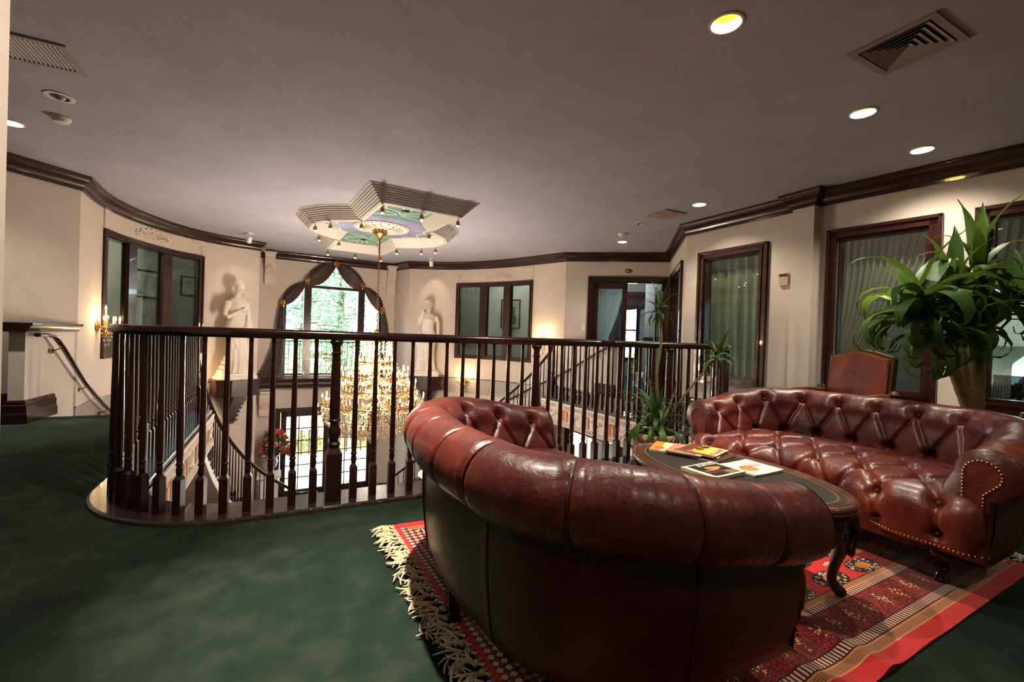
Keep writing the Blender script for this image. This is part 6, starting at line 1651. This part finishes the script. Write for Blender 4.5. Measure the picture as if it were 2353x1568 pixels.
for i in range(170):
    a = fr_.uniform(0, 2*PI); el = fr_.uniform(.05, 1.5); L = fr_.uniform(.25, .62); d = Vector((math.cos(a)*math.cos(el), math.sin(a)*math.cos(el), math.sin(el))); d.y *= .55; d.x *= .36 if d.x < 0 else 1
    b = Vector((0, 0, .45)); e = b+d*L; mb.tube([b, b+d*L*.6+Vector((0, 0, .03)), e], [.006, .005, .003], 4)
    for j in range(7):
        c_ = b+d*L*(.45+.08*j); s_ = fr_.uniform(.025, .05); n_ = Vector((fr_.uniform(-1, 1), fr_.uniform(-1, 1), fr_.uniform(-.4, 1))).normalized(); t_ = n_.orthogonal().normalized()
        mb.add([c_, c_+n_*s_+t_*s_*.35, c_+n_*s_*2, c_+n_*s_-t_*s_*.35], [(0, 1, 2, 3)])
stuff(mb.build('foliage', noisy('bouquet_foliage', '2c3a1a', '5a6a34', 9, .6), fu, smooth=False))
bl_ = MB()
for k in range(3):
    for i in range(6):
        a = 2*PI*i/6+k*.5; r = .05-.012*k; bl_.sphere((r*math.cos(a)*(1-.15*k), r*math.sin(a)*(1-.15*k), .012*k), .026-.004*k, 6, sc=(1, 1, .6))
bl_.sphere((0, 0, .035), .018, 6)
BLM = [bl_.mesh('blossom', simple('petal_'+n, c, .6)) for n, c in (('red', 'a8342a'), ('coral', 'c8604a'), ('cream', 'e0c8a0'), ('rust', '8a3a22'))]
for i in range(46):
    a = fr_.uniform(0, 2*PI); el = fr_.uniform(.0, 1.35); d = Vector((math.cos(a)*math.cos(el)*(.36 if math.cos(a) < 0 else 1), math.sin(a)*math.cos(el)*.55, math.sin(el))); L = fr_.uniform(.30, .60)
    put('blossom', BLM[fr_.choice((0, 0, 1, 1, 2, 3))], fu, Vector((0, 0, .45))+d*L, rot=(fr_.uniform(-1, 1)+.8, fr_.uniform(-.6, .6), a), sc=fr_.uniform(.7, 1.25))

# ================================================================== OUTSIDE
MT['concrete'] = noisy('pale_terrace', 'cfc4b4', 'ded4c6', 3, .9); MT['hill'] = noisy('dry_hillside', '8a7a48', 'b7a26a', .8, .95)
MT['iron_b'] = MT['iron']
mb = MB(); mb.prism([(-14, 12.7), (22, 12.7), (22, 17.2), (-14, 17.2)], ZL-.25, ZL-.02); struct(mb.build('ground_terrace', 'concrete', smooth=False))
mb = MB(); G = [[(x, 17.0+2.4*j, ZL-.1+.30*j+.55*noise.noise(Vector((x*.2, j*.5, 2)))) for x in np.linspace(-40, 40, 41)] for j in range(14)]; mb.grid(G, flip=True); struct(mb.build('ground_hillside', 'hill'))
# balcony outside the arched window
mb = MB(); mb.box((1.1, 13.25, -.26), (5.2, 1.3, .12)); struct(mb.build('floor_balcony', 'concrete', smooth=False))
ib = thing('iron_railing', 'black wrought-iron balcony railing outside the arched window', 'railing', (1.1, 13.75, -.2))
mb = MB(); mb.box((0, 0, 1.0), (5.2, .05, .03)); mb.build('top_rail', 'iron', ib, smooth=False); mb = MB(); mb.box((0, 0, .06), (5.2, .04, .025)); mb.build('bottom_rail', 'iron', ib, smooth=False)
br = MB(); br.tube(catmull([(0, 0, .06), (0, .06, .2), (0, .16, .38), (0, .04, .62), (0, .0, .75), (0, 0, 1.0)], 4), .009, 5); BRM = br.mesh('bar', 'iron')
for i in range(37): put('bar', BRM, ib, (-2.5+i*.139, 0, 0))
# terrace fence seen through the glazed doors
tf = thing('terrace_fence', 'cream terrace fence with vertical bars outside the glazed doors', 'fence', (1.0, 16.6, ZL))
MT['fence'] = simple('cream_fence', 'e2d3c0', .7); MT['fence_bar'] = simple('fence_bar', '5a4238', .6)
mb = MB(); mb.box((0, 0, 1.05), (12, .10, .09)); mb.build('top_rail', 'fence', tf, smooth=False); mb = MB(); mb.box((0, 0, .12), (12, .08, .07)); mb.build('bottom_rail', 'fence', tf, smooth=False)
b1 = MB(); b1.box((0, 0, .57), (.05, .05, .9)); B1 = b1.mesh('bar', 'fence_bar', smooth=False)
for i in range(50): put('bar', B1, tf, (-5.9+i*.24, 0, 0))
p1_ = MB(); p1_.box((0, 0, .6), (.14, .14, 1.2)); P1 = p1_.mesh('post', 'fence', smooth=False)
for i in range(6): put('post', P1, tf, (-5.9+i*2.36, 0, 0))
# pines and shrubs
tn = random.Random(21)
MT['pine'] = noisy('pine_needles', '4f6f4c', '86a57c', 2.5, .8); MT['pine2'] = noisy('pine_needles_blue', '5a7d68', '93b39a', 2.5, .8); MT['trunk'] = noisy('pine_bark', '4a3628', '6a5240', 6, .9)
def pine_mesh(h, R, n, mat):
    mb = MB(); nt = 0
    for i in range(n):
        t = (i+.5)/n; z = h*(.16+.84*t); r = R*(1-t)**.75*tn.uniform(.55, 1.05)+.15; a = 2.399*i+tn.uniform(-.4, .4); dr = Vector((math.cos(a), math.sin(a), tn.uniform(-.18, .12)))
        for q in range(26):
            u = tn.uniform(.22, 1.0); c_ = Vector((0, 0, z))+dr*r*u+Vector((tn.gauss(0, .20), tn.gauss(0, .20), tn.gauss(0, .16)))
            for w in range(4):
                n_ = Vector((tn.gauss(0, 1), tn.gauss(0, 1), tn.gauss(.3, 1))).normalized(); s_ = tn.uniform(.10, .22); t_ = n_.orthogonal().normalized()*s_*.16
                mb.add([c_-t_, c_+t_, c_+n_*s_], [(0, 1, 2)])
    return mb.mesh('foliage', mat, smooth=False)
def pine_trunk(h, R, n=46):
    mb = MB(); mb.tube([(0, 0, 0), (.05, 0, h*.3), (-.03, .04, h*.6), (0, 0, h*.97)], [.24, .18, .12, .02], 8)
    for i in range(n): t = (i+.5)/n; a = 2.399*i*3; z = h*(.16+.8*t); r = R*(1-t)**.75*.8; mb.tube([(0, 0, z), (r*.5*math.cos(a), r*.5*math.sin(a), z+.08), (r*math.cos(a), r*math.sin(a), z+.02)], [.05*(1-t)+.012, .03*(1-t)+.01, .006], 4)
    return mb.mesh('trunk', 'trunk')
PM = [pine_mesh(9.5, 2.6, 120, 'pine'), pine_mesh(8.5, 2.2, 110, 'pine2')]; PT = pine_trunk(9.5, 2.6)
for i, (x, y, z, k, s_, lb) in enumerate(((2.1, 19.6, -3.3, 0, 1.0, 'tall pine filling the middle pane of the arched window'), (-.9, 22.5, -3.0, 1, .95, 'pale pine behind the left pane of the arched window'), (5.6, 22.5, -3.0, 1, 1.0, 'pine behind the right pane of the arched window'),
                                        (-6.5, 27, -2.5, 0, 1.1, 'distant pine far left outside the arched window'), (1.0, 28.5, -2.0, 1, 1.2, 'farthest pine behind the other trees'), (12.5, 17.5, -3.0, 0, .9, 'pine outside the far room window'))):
    r = thing('pine_tree', lb, 'tree', (x, y, z), i*1.3, 'pines outside'); r.scale = (s_, s_, s_); put('foliage', PM[k], r)['kind'] = 'stuff'; put('trunk', PT, r)
sh = MB()
for i in range(420):
    d = Vector((tn.gauss(0, 1), tn.gauss(0, 1), abs(tn.gauss(0, .7)))); d = d.normalized()*tn.uniform(.3, .6); n_ = Vector((tn.gauss(0, 1), tn.gauss(0, 1), tn.gauss(.4, 1))).normalized(); s_ = tn.uniform(.05, .1); t_ = n_.orthogonal().normalized()*s_*.4
    sh.add([d, d+n_*s_+t_, d+n_*s_*2, d+n_*s_-t_], [(0, 1, 2, 3)])
SHM = [sh.mesh('leaves', simple('shrub_'+n, c, .8), smooth=False) for n, c in (('rust', '9a5a48'), ('green', '8a9a3a'), ('pink', 'b98a78'))]
for i in range(9):
    x = -6.2+i*1.75; y = 18.0+.5*(i % 2); k = i % 3; r = thing('garden_shrub', '%s shrub beyond the terrace fence, %s' % (('rust coloured', 'yellow green', 'pinkish')[k], ('left of the doorway view', 'mid doorway view', 'right of the doorway view')[i//3]), 'shrub', (x, y, ZL-.05+.12*(y-17)), i, 'shrubs beyond the fence'); s_ = tn.uniform(.8, 1.05); r.scale = (s_*1.2, s_, s_); put('leaves', SHM[k], r)['kind'] = 'stuff'
# neighbouring house and greenery seen through the rightmost window
hs = thing('neighbour_house', 'white stucco house with a tiled roof seen through the rightmost window', 'house', (19.5, 5.6, -3.2), .25)
mb = MB(); mb.box((0, 0, 2.25), (5, 5.0, 4.5)); mb.build('wall', simple('stucco', 'd8d2c6', .9), hs, smooth=False)
mb = MB(); mb.add([(-3, -3, 4.5), (3, -3, 4.5), (3, 3, 4.5), (-3, 3, 4.5), (-.6, 0, 6.0), (.6, 0, 6.0)], [(0, 1, 5, 4), (1, 2, 5), (2, 3, 4, 5), (3, 0, 4), (3, 2, 1, 0)]); rf = mb.build('roof', simple('roof_tile', '9a9488', .8), hs, smooth=False)
for i in range(12): mb = MB(); mb.box((-2.9+.2*i*1.0, 0, 4.55+.125*i), (.06, 5.9-.45*i, .05)); mb.build('tile_course', simple('roof_tile_edge', 'c8c2b6', .8), rf, smooth=False)
for y in (-1.5, -.4, 1.2): mb = MB(); mb.box((-2.52, y, 3.2), (.06, .7, 1.2)); w_ = mb.build('window', 'fence', hs, smooth=False); mb = MB(); mb.box((-2.56, y, 3.2), (.02, .55, 1.05)); mb.build('pane', simple('dark_pane', '2a343a', .2), w_, smooth=False)
mb = MB(); mb.prism([(9.7, -20), (60, -20), (60, 14), (9.7, 12)], ZL-.3, ZL-.1); struct(mb.build('ground_garden', noisy('lawn', '5a6a34', '7a8a4a', 1.5, .9), smooth=False))
for i, (x, y, s_, lb) in enumerate(((14.5, 1.6, .75, 'leafy tree at the right of the neighbouring house'), (24, 1.0, 1.1, 'tree behind the neighbouring house'), (15.2, 10.2, .7, 'tree at the left of the neighbouring house'))):
    r = thing('garden_tree', lb, 'tree', (x, y, ZL-.1), i, 'garden trees outside'); r.scale = (s_,)*3; put('foliage', PM[i % 2], r)['kind'] = 'stuff'; put('trunk', PT, r)
# dark flower arrangement on the inside sill of the rightmost window
dfl = thing('dried_flowers', 'dark dried flower arrangement low inside the rightmost window', 'flowers', rr(1.55, .66)+(.62,)); mb = MB()
for i in range(40): mb.sphere((tn.gauss(0, .05), tn.gauss(0, .17), abs(tn.gauss(.06, .07))), tn.uniform(.02, .045), 6)
stuff(mb.build('blooms', simple('dried_bloom', '4a4038', .8), dfl))
mb = MB(); mb.box((0, 0, -.31), (.3, .9, .60)); mb.build('stand', 'wood', dfl, smooth=False)

# ---- fill lamps added to brighten the rooms beyond, shaped as ceiling fittings
def room_fill(x, y, w, label, zc=ZC, col=(1, .9, .8)):
    r = thing('room_fill_lamp', label, 'lamp', (x, y, zc), 0, 'added fill lamps of the rooms beyond'); mb = MB(); mb.lathe([(.14, -.001), (.15, -.03), (.10, -.07), (0, -.085)], 20); mb.build('shade', lamp_mat('opal_shade', 'fff0dd', 1.5), r); point('fill_glow', (0, 0, -.18), w, col, .1, r)
q = Path(offset(LA.P, -.8)).at(2.4); room_fill(q[0], q[1], 30, 'added opal fill lamp in the office behind the left curved window')
q = Path(offset(RA.P, -.9)).at(2.4); room_fill(q[0], q[1], 22, 'added opal fill lamp in the study behind the right curved window')
room_fill(*fdp(1.0, 2.4), 40, 'added opal fill lamp in the far parlour', col=(.9, .95, 1)); room_fill(*rr(.4, 1.8), 18, 'added opal fill lamp in the room behind the right windows')
room_fill(1.5, 4.8, 25, 'unseen opal fill lamp under the balcony', -.42); room_fill(4.6, 5.5, 18, 'unseen opal fill lamp under the right balcony', -.42)

# line of small dark lettering on the wall over the lower doors (too small to read in the photograph)
lt_ = thing('wall_lettering', 'line of tiny dark lettering on the wall above the lower doors', 'lettering', ww(1.1, .002, -.80), WW.ang(1)); mb = MB(); x = -.30
for wl in (2, 4, 3, 5, 2):
    for i in range(wl): mb.box((x, -.002, 0), (.016, .003, .05 if i % 2 == 0 else .036)); mb.box((x+.010, -.002, -.012), (.012, .003, .012)); x += .030
    x += .03
stuff(mb.build('letters', 'dark', lt_, smooth=False))
